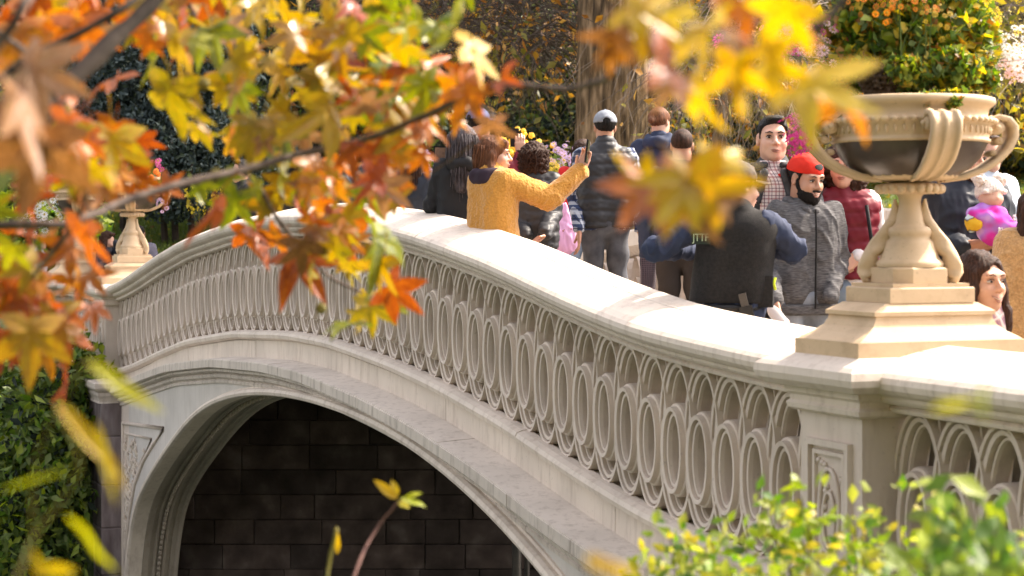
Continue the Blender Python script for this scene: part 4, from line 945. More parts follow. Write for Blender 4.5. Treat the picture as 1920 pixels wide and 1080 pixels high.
g = Grid((-.2, -.16, -.36), (.2, .16, -.02), .01); g.ell((.03, 0, -.17), (.11, .09, .10), .04).ell((-.03, .0, -.10), (.10, .085, .06), .04).cap((-.05, -.04, -.12), (.09, -.09, -.19), .05, .045, .03); build('fleece_suit', g, c_blanket, bb, lambda v, q: disp(v, q, .006 * wob(v, 30)))
g = Grid((-.26, -.12, -.26), (.0, .14, -.02), .01); g.ell((-.10, .0, -.14), (.045, .06, .055), .03); build('blanket', g, c_blanket2, bb, lambda v, q: disp(v, q, .006 * wob(v, 40)))
for (cx_, cz_) in ((-.005, -.185), (.09, -.12), (.10, -.24)):
    mb = MB()
    for k_ in range(5): a = k_ * 2 * math.pi / 5; mb.sphere((cx_ + .014 * math.cos(a), -.104 + (cx_ - .03) ** 2, cz_ + .014 * math.sin(a)), (.009, .006, .009), 6, 4)
    mb.obj('flower_print', c_white, bb, True)
person('adult in a pale blue shirt standing behind the baby, face hidden by the urn', 1852, 255, 11.9, yaw=30, skin=sk_light, hair=('short', hr_brown), top=(c_pale, 'shirt'), legs=c_jean, t=.03, face=False, hs=1.0, LE=(1895, 400, 0, 0), LW=(1880, 470, -.1, 0))
# young woman at the corner
e, inv, d = person('smiling young woman with long brown hair in a pink plaid shirt, beside the urn plinth', 1840, 474, 8.6, yaw=28, hyaw=2, hpitch=0, skin=sk_tan, hair=('long', hr_brown), top=(p_pink, 'shirt'), legs=c_jean, smile=True, female=True, hs=1.56)
e, inv, d = person('person in tan teddy jacket and sunglasses behind the young woman', 1946, 352, 9.7, yaw=-12, skin=sk_light, hair=('long', hr_brown), top=(c_tan, 'jacket'), legs=c_black, t=.045, female=True, RE=(1885, 520, .0, 0), RW=(1890, 600, 0, 0), hem=.7)
mb = MB()
for sx in (-1, 1): mb.sphere(d['hc'] + np.array((sx * .033, -.098, .004)), (.028, .006, .024), 12, 8)
mb.obj('sunglasses', flat('sunglass_lens', (.05, .025, .03), rough=.1, bump=0), e, True)
# left group behind the leaves
e, inv, d = person('person in black jacket with pale blue face mask, behind the left leaves', 452, 300, 19.0, yaw=-60, hyaw=-10, skin=sk_light, hair=('short', hr_black), top=(c_black, 'jacket'), legs=c_black, face=False, t=.03)
mb = MB().sphere((0, 0, 0), (.05, .04, .045), 12, 8); M('face_mask', (np.array(mb.v) + np.array((0, -.072, -.05))) @ d['Rh'].T + d['hc'], mb.f, m_mask, e, True)
person('person with dark bob in a black coat near the crown of the bridge', 560, 292, 18.4, yaw=160, skin=sk_mid, hair=('bob', hr_black), top=(c_black, 'coat'), legs=c_black, face=False)
person('person in dark blue coat at the crown of the bridge, half hidden by leaves', 652, 272, 17.0, yaw=20, skin=sk_tan, hair=('short', hr_black), top=(c_navy2, 'coat'), legs=c_black, face=True)
person('person in black quilted jacket left of the tablet, behind hanging leaves', 722, 258, 14.6, yaw=170, skin=sk_mid, hair=('short', hr_black), top=(c_char, 'jacket'), legs=c_black, face=False, puff=1, t=.03)
person('woman with long dark brown hair just left of the raised tablet', 776, 270, 14.2, yaw=165, skin=sk_light, hair=('long', hr_brown), top=(c_navy2, 'jacket'), legs=c_black, face=False, female=True)
person('brown haired person in dark hooded jacket between the two far urns', 203, 434, 25.2, yaw=70, skin=sk_light, hair=('bob', hr_brown), top=(c_navy2, 'jacket'), hood=c_navy2, legs=c_black, face=False, LE=(222, 470, -.1, 0), LW=(217, 455, -.25, 0), res=.018)
person('black haired person in a grey purple hoodie beside the far urn', 262, 424, 25.3, yaw=175, skin=sk_mid, hair=('short', hr_black), top=(c_hoodgrey, 'hoodie'), hood=c_hoodgrey, legs=c_black, face=False, res=.018, t=.03)
person('dark haired person with bowed head left of the farthest urn', 134, 440, 27.0, yaw=-40, hpitch=25, skin=sk_light, hair=('short', hr_brown), top=(c_hoodgrey, 'jacket'), legs=c_black, face=False, res=.018)
person('person in a pale blue jacket at the bank behind the white flowers', 76, 442, 27.6, yaw=100, skin=sk_light, hair=('short', hr_grey), top=(c_pale, 'jacket'), legs=c_jeang, face=False, res=.018)
# ------------------------------------------------------------------ ground and water
def ground_h(X, Y):
    x, y = X / U, Y / U; m = (-.391 * (x - 5.512) + .92 * y) / .3
    def ss(a, b, t): t = np.clip((t - a) / (b - a), 0, 1); return t * t * (3 - 2 * t)
    far = np.where(X < -5.3, ss(19.2, 21.0, Y), ss(21.1, 21.7, Y)); near = 1 - ss(29, 34, m)
    hb = 3.15 + .13 * np.maximum(0, Y - 23) + .035 * np.clip(X, 0, 12) * ss(23, 40, Y) + .55 * np.maximum(0, Y - 46) * ss(46, 60, Y)
    hb = np.where(X < -5.1, hb - 3.4 * (1 - ss(20.5, 25.5, Y)), hb)
    bump = .12 * np.sin(X * .7 + Y * .31) * np.sin(Y * .45 - X * .2)
    hn = 2.95 - .12 * np.clip(-X - .5, 0, 12)
    return np.where(Y > 19.2, -.5 + (hb + bump * ss(24, 30, Y) + .5) * far, -.5 + (hn + .5) * near)
xs = np.concatenate([np.linspace(-260, -34, 14), np.arange(-32, 32, .5), np.linspace(34, 260, 14)]); ys = np.concatenate([np.linspace(-200, -12, 10), np.arange(-10, 62, .4), np.linspace(64, 320, 18)])
XX, YY = np.meshgrid(xs, ys, indexing='ij'); ZZ = ground_h(XX, YY)
ZZ = np.where(YY > 75, np.minimum(ZZ, 3.15 + .13 * 52 + .55 * 29 + 0 * YY), ZZ)
nx_, ny_ = XX.shape; V = np.stack([XX, YY, ZZ], -1).reshape(-1, 3); I = np.arange(nx_ * ny_).reshape(nx_, ny_)
Q = np.stack([I[:-1, :-1], I[1:, :-1], I[1:, 1:], I[:-1, 1:]], -1).reshape(-1, 4)
m_ground, n_, b_ = new_mat('grass_and_leaf_litter'); tc_ = n_.nodes.new('ShaderNodeTexCoord')
n1 = N(n_, 'ShaderNodeTexNoise', Scale=.35, Detail=8, Roughness=.7); n_.links.new(tc_.outputs['Object'], n1.inputs['Vector']); n2 = N(n_, 'ShaderNodeTexNoise', Scale=9, Detail=6); n_.links.new(tc_.outputs['Object'], n2.inputs['Vector'])
ca = ramp(n_, n2.outputs[0], [(.3, (.035, .06, .018)), (.5, (.075, .11, .035)), (.7, (.12, .16, .05))]); cb = ramp(n_, n2.outputs[0], [(.3, (.05, .035, .02)), (.55, (.11, .075, .035)), (.75, (.20, .12, .05))])
fm = ramp(n_, n1.outputs[0], [(.50, (0, 0, 0)), (.62, (1, 1, 1))]); mx = N(n_, 'ShaderNodeMix', data_type='RGBA'); n_.links.new(fm, mx.inputs[0]); n_.links.new(ca, mx.inputs[6]); n_.links.new(cb, mx.inputs[7]); n_.links.new(mx.outputs[2], b_.inputs['Base Color']); b_.inputs['Roughness'].default_value = .95
bp = N(n_, 'ShaderNodeBump', Strength=.6, Distance=.05); n_.links.new(n2.outputs[0], bp.inputs['Height']); n_.links.new(bp.outputs[0], b_.inputs['Normal'])
o = link('ground', fast_mesh('ground', V, Q, True), m_ground); o['kind'] = 'structure'
m_water, n_, b_ = new_mat('lake_water'); b_.inputs['Base Color'].default_value = (.02, .03, .02, 1); b_.inputs['Roughness'].default_value = .06; nz = N(n_, 'ShaderNodeTexNoise', Scale=3, Detail=3); bp = N(n_, 'ShaderNodeBump', Strength=.3, Distance=.03); n_.links.new(nz.outputs[0], bp.inputs['Height']); n_.links.new(bp.outputs[0], b_.inputs['Normal'])
o = M('water', [(-260, -200, 0), (260, -200, 0), (260, 22, 0), (-260, 22, 0)], [(0, 1, 2, 3)], m_water); o['kind'] = 'structure'

# ------------------------------------------------------------------ foliage tools
def leaf_mat(name, cols, trans=.35, rough=.5, spec=.4, scale=12, rand=.6, bump=0.15):
    m = bpy.data.materials.new(name); m.use_nodes = True; n = m.node_tree; b = n.nodes['Principled BSDF']; out = n.nodes['Material Output']
    tc = n.nodes.new('ShaderNodeTexCoord'); nz = N(n, 'ShaderNodeTexNoise', Scale=scale, Detail=2); oi = n.nodes.new('ShaderNodeObjectInfo'); geo = n.nodes.new('ShaderNodeNewGeometry')
    n.links.new(tc.outputs['Object'], nz.inputs['Vector'])
    ad = n.nodes.new('ShaderNodeMath'); ad.operation = 'MULTIPLY_ADD'; n.links.new(geo.outputs['Random Per Island'] if rand < 0 else oi.outputs['Random'], ad.inputs[0]); ad.inputs[1].default_value = abs(rand); 
    m2 = n.nodes.new('ShaderNodeMath'); m2.operation = 'MULTIPLY'; n.links.new(nz.outputs[0], m2.inputs[0]); m2.inputs[1].default_value = 1.2 - abs(rand) * .6; n.links.new(m2.outputs[0], ad.inputs[2])
    k = len(cols); c = ramp(n, ad.outputs[0], [(.2 + .75 * i / (k - 1), cols[i]) for i in range(k)])
    n.links.new(c, b.inputs['Base Color']); b.inputs['Roughness'].default_value = rough; b.inputs['Specular IOR Level'].default_value = spec
    t = n.nodes.new('ShaderNodeBsdfTranslucent'); ms = n.nodes.new('ShaderNodeMixShader'); ms.inputs[0].default_value = trans
    hs = n.nodes.new('ShaderNodeHueSaturation'); hs.inputs['Saturation'].default_value = 1.15; hs.inputs['Value'].default_value = 1.25; n.links.new(c, hs.inputs['Color']); n.links.new(hs.outputs[0], t.inputs[0])
    n.links.new(b.outputs[0], ms.inputs[1]); n.links.new(t.outputs[0], ms.inputs[2]); n.links.new(ms.outputs[0], out.inputs[0]); return m
def leafcloud(name, C, size, mats, par=None, elong=1.6, droop=.3, kind='stuff', wts=None, seed=1):
    """many small folded leaves (two triangles each side of the midrib) as one object"""
    r = np.random.RandomState(seed); C = np.asarray(C, float); n = len(C); s = size * r.uniform(.6, 1.3, n)
    d = r.normal(size=(n, 3)); d[:, 2] -= droop * 1.5; d /= np.linalg.norm(d, axis=1)[:, None]
    u = np.cross(d, r.normal(size=(n, 3))); u /= np.linalg.norm(u, axis=1)[:, None]; w = np.cross(d, u)
    L = (s * elong / 2)[:, None]; Wd = (s / 2)[:, None]
    p = [C - d * L, C - d * L * .1 + u * Wd + w * Wd * .25, C + d * L - w * Wd * .2, C - d * L * .1 - u * Wd + w * Wd * .25]
    V = np.stack(p, 1).reshape(-1, 3); I = np.arange(n) * 4
    T = np.concatenate([np.stack([I, I + 1, I + 2], 1), np.stack([I, I + 2, I + 3], 1)]); me = fast_mesh(name, V, T, False)
    for m in mats: me.materials.append(m)
    if len(mats) > 1:
        ix = r.choice(len(mats), n, p=wts); me.polygons.foreach_set('material_index', np.concatenate([ix, ix]).astype(np.int32))
    o = link(name, me, None, par)
    if kind: o['kind'] = kind
    return o
def blob(cs, n, seed=0):
    """points clustered in ellipsoid shells; cs = [(cx,cy,cz,rx,ry,rz,weight)]"""
    r = np.random.RandomState(seed); out = []; tw = sum(c[6] for c in cs)
    for c in cs:
        k = int(n * c[6] / tw); d = r.normal(size=(k, 3)); d /= np.linalg.norm(d, axis=1)[:, None]; rad = r.uniform(.25, 1, k) ** .45
        sub = r.normal(size=(max(4, k // 60), 3)); sub /= np.linalg.norm(sub, axis=1)[:, None]; ix = r.randint(0, len(sub), k)
        d2 = d * .45 + sub[ix]; d2 /= np.linalg.norm(d2, axis=1)[:, None]
        out.append(np.array(c[:3]) + d2 * rad[:, None] * np.array(c[3:6]) + r.normal(size=(k, 3)) * np.array(c[3:6]) * .05)
    return np.concatenate(out)
lf_green = leaf_mat('shrub_leaf_green', [(.045, .085, .022), (.095, .15, .038), (.17, .22, .06)], rand=-.7); lf_dark = leaf_mat('dark_evergreen_leaf', [(.010, .018, .015), (.022, .032, .026), (.04, .055, .04)], trans=.15, rough=.8, spec=.15, rand=-.7)
lf_blue = leaf_mat('blue_green_conifer', [(.022, .034, .034), (.05, .068, .07), (.10, .13, .135)], trans=.15, rough=.85, spec=.1, rand=-.7); lf_orange = leaf_mat('rust_leaf', [(.12, .045, .015), (.28, .12, .03), (.42, .24, .06)], rand=-.7)
lf_olive = leaf_mat('olive_leaf', [(.05, .06, .012), (.12, .12, .025), (.24, .20, .04)], rand=-.7); lf_bright = leaf_mat('bright_bush_leaf', [(.06, .13, .02), (.12, .22, .03), (.30, .36, .05)], trans=.4, rand=-.7)
lf_yel = leaf_mat('yellow_leaf', [(.30, .24, .02), (.55, .42, .04), (.70, .55, .08)], trans=.4, rand=-.7)
m_bark = noise_mat('furrowed_bark', [(.030, .020, .012), (.15, .10, .055), (.36, .25, .15)], scale=3, stretch=(5, 5, .7), bump=1, bscale=9, rough=.95, bdist=.04)
m_twig = noise_mat('bare_twig', [(.10, .075, .055), (.24, .19, .15)], rough=.8, bump=0); m_twigd = noise_mat('dark_twig', [(.035, .024, .018), (.09, .065, .05)], rough=.8, bump=.2)
def trunk(name, p0, p1, r0, r1, par, mat=m_bark, k=40, n=26, ridges=1.0, seed=0):
    v = []; f = []; p0 = Vector(p0); p1 = Vector(p1)
    for i in range(n):
        t = i / (n - 1); c = p0.lerp(p1, t); r = r0 + (r1 - r0) * t; r *= 1 + .45 * math.exp(-t * 9)
        for j in range(k):
            a = 2 * math.pi * j / k; fr = .06 * abs(math.sin(a * 9 + math.sin(t * 9 + seed) * 1.4)) ** .6 + .04 * math.sin(a * 26 + math.sin(t * 31) * 1.5) + .05 * math.sin(a * 3 + seed); rr = r * (1 + fr * ridges); v.append((c.x + rr * math.cos(a), c.y + rr * math.sin(a), c.z))
    for i in range(n - 1):
        for j in range(k): a = i * k + j; b2 = i * k + (j + 1) % k; f.append((a, b2, b2 + k, a + k))
    return M(name, v, f, mat, par, True)
def gh(X, Y): return float(ground_h(np.array(X), np.array(Y)))
def at_px(px, Y): return (px - 960) / F * Y
# great trunk in the middle
def big_tree(px, Y, w, label, crown_mats, crown_c, seed, lean=0):
    X = at_px(px, Y); g0 = gh(X, Y); t_ = thing('tree', label, 'tree', (0, 0, 0)); trunk('trunk', (X, Y, g0 - .3), (X + lean, Y, g0 + 9), w / 2, w / 2 * .85, t_, seed=seed, k=72, n=60)
    r2 = random.Random(seed)
    for q in range(5):
        a = r2.uniform(0, 6.28); mb = MB(); z = g0 + r2.uniform(6.5, 9); pts = [Vector((X + lean, Y, z))]
        for c in range(5): pts.append(pts[-1] + Vector((math.cos(a) * .7, math.sin(a) * .7, .5)))
        mb.tube(pts, [w * .22, w * .18, w * .14, w * .1, w * .07, .03], 8).obj('limb', m_bark, t_, True)
    leafcloud('crown', blob([(X + c[0], Y + c[1], g0 + c[2], c[3], c[4], c[5], 1) for c in crown_c], 9000, seed), .16, crown_mats, t_, seed=seed)
    return t_
big_tree(1142, 27.0, .98, 'great tree trunk with deeply furrowed bark rising behind the crowd', [lf_olive, lf_orange], [(0, 0, 10.5, 3.5, 3, 2), (-2, 2, 11, 3, 3, 2)], 3, .1)
big_tree(1478, 30.0, .75, 'second furrowed tree trunk behind the bare twigs and the man in checked shirt', [lf_olive, lf_green], [(0, 0, 10, 3, 3, 2)], 4)
big_tree(985, 40.0, .35, 'thin dark tree trunk leaning in the wood left of the great trunk', [lf_dark, lf_olive], [(0, 0, 9, 3, 3, 2.5)], 5, 1.2)
# weeping tangles of bare twigs
def tangle(label, boxes, n, mat, leafm, nleaf, lsize, seed, r=.008, trunkpos=None, hang=1.0):
    t_ = thing('weeping_tree', label, 'tree', (0, 0, 0)); r2 = random.Random(seed); mb = MB(); tips = []
    for q in range(n):
        x0, x1, y0, y1, Ya, Yb = boxes[q % len(boxes)]; Y = r2.uniform(Ya, Yb); p = W(r2.uniform(x0, x1), r2.uniform(y0, (y0 + y1) / 2), Y); a = r2.uniform(0, 6.28); d = Vector((math.cos(a), math.sin(a) * .5, r2.uniform(-.2, .4))); pts = [p]; L = r2.uniform(.14, .3)
        for c in range(8): d = (d + Vector((r2.gauss(0, .25), r2.gauss(0, .2), -.28 * hang + r2.gauss(0, .15)))).normalized(); pts.append(pts[-1] + d * L)
        mb.tube(pts, [r * 1.3, r * 1.2, r, r, r * .8, r * .7, r * .6, r * .45, r * .3], 3, False); tips += pts[2:]
    o = mb.obj('twigs', mat, t_); o['kind'] = 'stuff'
    if trunkpos: X, Y, rr = trunkpos; trunk('trunk', (X, Y, gh(X, Y) - .2), (X + .3, Y, gh(X, Y) + 5), rr, rr * .6, t_, k=24, seed=seed)
    P_ = np.array([tuple(tips[r2.randrange(len(tips))] + Vector((r2.gauss(0, .06), r2.gauss(0, .06), r2.gauss(0, .06)))) for _ in range(nleaf)])
    leafcloud('foliage', P_, lsize, leafm, t_, elong=2.2, seed=seed); return t_
tangle('weeping tree of pale bare twigs hanging between the two furrowed trunks', [(1265, 1570, -40, 380, 24, 28)], 420, m_twig, [lf_olive, lf_orange], 500, .08, 21, .007, (at_px(1330, 27), 27, .12))
tangle('tangle of thin brown twigs with rust coloured leaves, left of the great trunk', [(640, 1080, -60, 260, 27, 33)], 900, m_twigd, [lf_orange, lf_orange, lf_olive], 1500, .085, 22, .008, (at_px(760, 31), 31, .14), .7)
tangle('weeping olive brown tree at the far side of the lawn, beyond the near urn', [(1790, 2010, -40, 330, 30, 35)], 320, m_twig, [lf_olive, lf_yel], 1500, .09, 23, .008, (at_px(1940, 33), 33, .2))
# shrubs and conifers
def shrub(name, label, cat, blobs, n, size, mats, seed, elong=1.6, wts=None, stem=None, group=None):
    t_ = thing(name, label, cat, (0, 0, 0), 0, group)
    bl = [(at_px(px, Y), Y, CZ + (440 - py) / F * Y, rx, ry, rz, w) for px, py, Y, rx, ry, rz, w in blobs]
    leafcloud('foliage', blob(bl, n, seed), size, mats, t_, elong, seed=seed, wts=wts)
    mb = MB(); r2 = random.Random(seed)
    for b in bl[:4]:
        g0 = gh(b[0], b[1]); mb = MB(); mb.tube([(b[0], b[1], g0 - .1), (b[0] + r2.uniform(-.1, .1), b[1], (g0 + b[2]) / 2), (b[0], b[1], max(b[2], g0 + .3))], [.07, .05, .02], 6); mb.obj('stem', m_twigd, t_)
    return t_
shrub('conifer', 'dark blue green conifer behind the far urns and their flowers', 'tree', [(330, 60, 33, 1.5, 1.5, 1.4, 1), (310, 190, 33, 1.7, 1.5, 1.5, 1.3), (360, 300, 32.5, 1.9, 1.6, 1.1, 1.2), (230, 110, 34, 1.2, 1.2, 1.8, 1)], 28000, .060, [lf_blue, lf_dark], 31, 2.0, (.6, .4))
shrub('conifer', 'second dark conifer, hidden behind the golden leaves', 'tree', [(560, 80, 36, 2.2, 1.8, 2.6, 1), (540, 260, 35, 2.4, 1.8, 1.4, 1), (700, 240, 35, 1.6, 1.5, 1.6, .7)], 14000, .11, [lf_dark, lf_green], 32, 2.0, (.75, .25))
shrub('evergreen_bush', 'dark evergreen bush behind the raised phone and the yellow flowers', 'bush', [(940, 180, 40, 3.0, 2, 2.4, 1), (1040, 60, 42, 2.4, 2, 2.6, 1), (820, 60, 42, 3.0, 2, 3, 1), (1010, 300, 38, 2.2, 1.6, 1.3, .8)], 26000, .10, [lf_dark, lf_green, lf_olive], 33, 1.8, (.55, .25, .2))
shrub('evergreen_bush', 'dark bush right of the great trunk, behind the pale twigs', 'bush', [(1290, 120, 38, 2.6, 2, 2.6, 1), (1400, 260, 36, 2.2, 2, 1.6, 1), (1540, 120, 39, 2.6, 2, 2.8, 1), (1250, 320, 34, 1.3, 1.3, 1.2, .7)], 24000, .10, [lf_dark, lf_olive, lf_orange], 34, 1.8, (.5, .3, .2))
shrub('evergreen_bush', 'dark hedge mass under the weeping olive tree at the lawn edge', 'bush', [(1900, 190, 42, 3.5, 2, 2.2, 1), (1800, 120, 44, 3, 2, 3, 1), (1990, 140, 43, 3, 2, 3, 1), (1880, 275, 40, 2.6, 1.2, .5, .5)], 12000, .16, [lf_dark, lf_olive, lf_orange], 35, 1.8, (.4, .4, .2))
shrub('flowering_bush', 'bright green bush at the far bank with white flowers, behind the farthest urn', 'bush', [(40, 380, 30.5, 1.4, 1, .9, 1), (90, 450, 30, 1.0, .9, .8, 1), (-20, 470, 30, 1.2, .9, 1.1, 1), (20, 550, 29.5, 1.4, .8, .9, .8)], 9000, .12, [lf_bright, lf_green], 36, 1.5, (.6, .4))
shrub('bank_shrub', 'dense green shrub with long drooping leaves on the bank beside the brownstone buttress', 'shrub', [(60, 690, 21.6, .85, .6, .55, 1), (20, 820, 21.2, .95, .6, .6, 1.2), (110, 820, 21.4, .42, .5, .55, .9), (70, 930, 20.9, .62, .5, .55, 1), (-20, 1000, 20.6, .8, .6, .7, 1), (80, 1060, 20.7, .45, .5, .5, .7)], 11000, .068, [lf_green, lf_bright, lf_dark], 37, 2.1, (.50, .36, .14))
for px, py, Y, lab in ((480, 395, 28, 'low dark ivy bush on the lawn near the crown of the railing'), (-60, 330, 34, 'tall mid green bush at the far left bank'), (130, 180, 38, 'olive tree crown behind the leaves at the upper left')):
    shrub('bush', lab, 'bush', [(px, py, Y, 1.6 if Y > 30 else .5, 1.2, 1.6 if Y > 30 else .3, 1), (px + 60, py - 20, Y + 1, 1.5 if Y > 30 else .4, 1, 1.5 if Y > 30 else .25, 1)], 5000 if Y > 30 else 1500, .12 if Y > 30 else .07, [lf_green, lf_dark, lf_olive], int(Y), 1.7)
# far wood: one mass of foliage climbing the slope
r = np.random.RandomState(77); P_ = []
for q in range(85):
    X = r.uniform(-22, 24); Y = r.uniform(44, 60); z = gh(X, Y) + r.uniform(0, 4.5); k_ = 420; d = r.normal(size=(k_, 3)); d /= np.linalg.norm(d, axis=1)[:, None]; P_.append(np.array([X, Y, z]) + d * r.uniform(.4, 1, (k_, 1)) * np.array([1.7, 1.4, 1.3]))
leafcloud('woodland', np.concatenate(P_), .22, [lf_dark, lf_green, lf_olive, lf_orange], None, 1.7, wts=(.5, .2, .18, .12), seed=9)
for i, px in enumerate((430, 640, 1010, 1260, 1400, 1690, 1840)):
    Y = 44 + (i * 37 % 9); X = at_px(px, Y); t_ = thing('tree', ['slim dark trunk deep in the wood above the far urns', 'straight trunk in the wood behind the golden leaves', 'dark trunk in the wood just left of the great trunk', 'dark trunk in the wood just right of the great trunk', 'distant trunk seen through the pale twigs', 'distant trunk behind the near urn flowers', 'distant trunk in the wood at the lawn edge'][i], 'tree', (0, 0, 0)); trunk('trunk', (X, Y, gh(X, Y) - .3), (X + rnd.uniform(-.6, .6), Y, gh(X, Y) + 9), .22, .16, t_, k=16, n=12, seed=i)
    leafcloud('crown', blob([(X, Y, gh(X, Y) + 8.5, 2.5, 2.5, 1.6, 1)], 2500, i), .2, [lf_olive, lf_dark], t_, seed=i)
# grass on the lawns
r = np.random.RandomState(5); k_ = 60000; Y = np.concatenate([r.uniform(25.5, 40, k_ // 2), r.uniform(23.5, 44, k_ // 2)]); fx = np.concatenate([r.uniform(-760, -330, k_ // 2), r.uniform(600, 1000, k_ // 2)]); X = fx / F * Y
Zg = ground_h(X, Y); h = r.uniform(.04, .11, k_); a = r.uniform(0, 6.28, k_); w = .012
B0 = np.stack([X - w * np.cos(a), Y - w * np.sin(a), Zg - .01], 1); B1 = np.stack([X + w * np.cos(a), Y + w * np.sin(a), Zg - .01], 1); T_ = np.stack([X + r.normal(0, .03, k_), Y + r.normal(0, .03, k_), Zg + h], 1)
lf_grass = leaf_mat('grass_blade', [(.06, .10, .02), (.11, .17, .03), (.22, .27, .05)], rand=-.7, trans=.3)
o = link('grass', fast_mesh('grass', np.stack([B0, B1, T_], 1).reshape(-1, 3), np.arange(k_ * 3).reshape(-1, 3)), lf_grass); o['kind'] = 'stuff'
r = np.random.RandomState(6); k_ = 2500; Y = r.uniform(24, 44, k_); X = np.where(r.rand(k_) < .5, r.uniform(-760, -200, k_), r.uniform(500, 1000, k_)) / F * Y
leafcloud('fallen_leaves', np.stack([X, Y, ground_h(X, Y) + .03], 1), .08, [lf_orange, lf_yel], None, 1.2, 0, seed=3)

# ------------------------------------------------------------------ flowers
def daisy(n=9, r=1.0, inner=.25):
    v = [(0, 0, .12)]; f = []
    for i in range(n):
        a0 = 2 * math.pi * (i - .36) / n; a1 = 2 * math.pi * (i + .36) / n; am_ = 2 * math.pi * i / n; o = len(v)
        v += [(inner * math.cos(am_), inner * math.sin(am_), .05), (.75 * r * math.cos(a0), .75 * r * math.sin(a0), .08), (r * math.cos(am_), r * math.sin(am_), -.02), (.75 * r * math.cos(a1), .75 * r * math.sin(a1), .08)]
        f += [(o, o + 1, o + 2), (o, o + 2, o + 3)]
    return v, f
def pom():
    m = MB().sphere((0, 0, 0), 1, 8, 6); vv = [tuple(np.array(p) * (1 + .18 * math.sin(i * 2.7))) for i, p in enumerate(m.v)]; return vv, m.f
me_d, me_p = {}, {}
FC = {'pink': (.72, .14, .38), 'crimson': (.50, .02, .20), 'lilac': (.58, .42, .66), 'white': (.82, .80, .80), 'orange': (.75, .25, .03), 'yellow': (.80, .58, .06), 'palepink': (.80, .55, .58), 'gold': (.62, .42, .05)}
m_ctr = flat('flower_centre', (.45, .30, .03), bump=0)
for k_, c in FC.items():
    mt = leaf_mat('petal_' + k_, [tuple(x * .7 for x in c), c, tuple(min(1, x * 1.15 + .03) for x in c)], trans=.3, rand=.6)
    v, f = daisy(); b0 = len(v); s_ = MB().sphere((0, 0, .12), (.24, .24, .12), 6, 4); me = mesh_data('blossom', v + s_.v, f + [tuple(i + b0 for i in q) for q in s_.f]); me.materials.append(mt); me.materials.append(m_ctr)
    for i, p in enumerate(me.polygons): p.material_index = 1 if i >= len(f) else 0
    me_d[k_] = me; v, f = pom(); me = mesh_data('blossom', v, f); me.materials.append(mt); me_p[k_] = me
def blossoms(par, c, rad, n, col, size, kind='daisy', seed=1, face=None):
    r2 = random.Random(seed); base = Vector(c)
    for i in range(n):
        d = Vector((r2.gauss(0, .5), r2.gauss(0, .5), r2.gauss(0, .5))); p = base + Vector((d.x * rad[0], d.y * rad[1], d.z * rad[2])); nrm = (d + Vector((0, -1.0, .45))).normalized() if face is None else (Vector(face) + d * .8).normalized()
        o = bpy.data.objects.new('blossom', (me_d if kind == 'daisy' else me_p)[col if isinstance(col, str) else r2.choice(col)]); COL.objects.link(o); o.parent = par; o.location = p; o.rotation_euler = nrm.to_track_quat('Z', 'Y').to_euler(); s_ = size * r2.uniform(.75, 1.2); o.scale = (s_, s_, s_)
def bouquet(label, spec, leaves, stems_to, top, seed):
    t_ = thing('flower_arrangement', label, 'flowers', (0, 0, 0))
    for i, (c, rad, n, col, size, kind) in enumerate(spec): blossoms(t_, c, rad, n, col, size, kind, seed * 10 + i)
    P_ = blob(leaves[0], leaves[1], seed); leafcloud('foliage', P_, leaves[2], leaves[3], t_, 1.5, wts=leaves[4], seed=seed)
    r2 = random.Random(seed); mb = MB()
    for c, rad, n, col, size, kind in spec:
        for q in range(max(3, n // 8)):
            e_ = Vector(c) + Vector((r2.gauss(0, .4) * rad[0], r2.gauss(0, .4) * rad[1], r2.gauss(0, .4) * rad[2])); s_ = Vector(top) + Vector((r2.uniform(-.15, .15), r2.uniform(-.15, .15), 0)); mid = s_.lerp(e_, .5) + Vector((0, 0, .06)); mb.tube([s_, mid, e_], [.0035, .003, .0015], 4, False)
    o = mb.obj('stems', lf_green, t_); o['kind'] = 'stuff'; return t_
ut = Vector(urn_near.matrix_world.translation) if False else Vector(urn_near.location); yt = ut.y; top = ut + Vector((0, 0, 1.05))
def U_(px, py, dy=0): return W(px, py, yt + dy)
b0 = [( *U_(1690, 70, .1), .20, .20, .20, 2), (*U_(1780, 60, .1), .19, .2, .22, 2), (*U_(1640, 20, .1), .18, .18, .16, 1.6), (*U_(1600, 130, .05), .10, .12, .09, .9), (*U_(1830, 90, .1), .10, .12, .16, 1), (*U_(1730, -30, .1), .28, .2, .14, 1.6), (*U_(1560, 60, .15), .10, .1, .12, .5), (*U_(1755, 180, -.30), .055, .04, .04, .25), (*U_(1840, 140, 0), .07, .1, .07, .8), (*U_(1700, 140, -.12), .12, .1, .07, 1.2), (*U_(1780, 130, -.12), .12, .1, .08, 1.4), (*U_(1790, 186, -.28), .07, .05, .035, .4)]
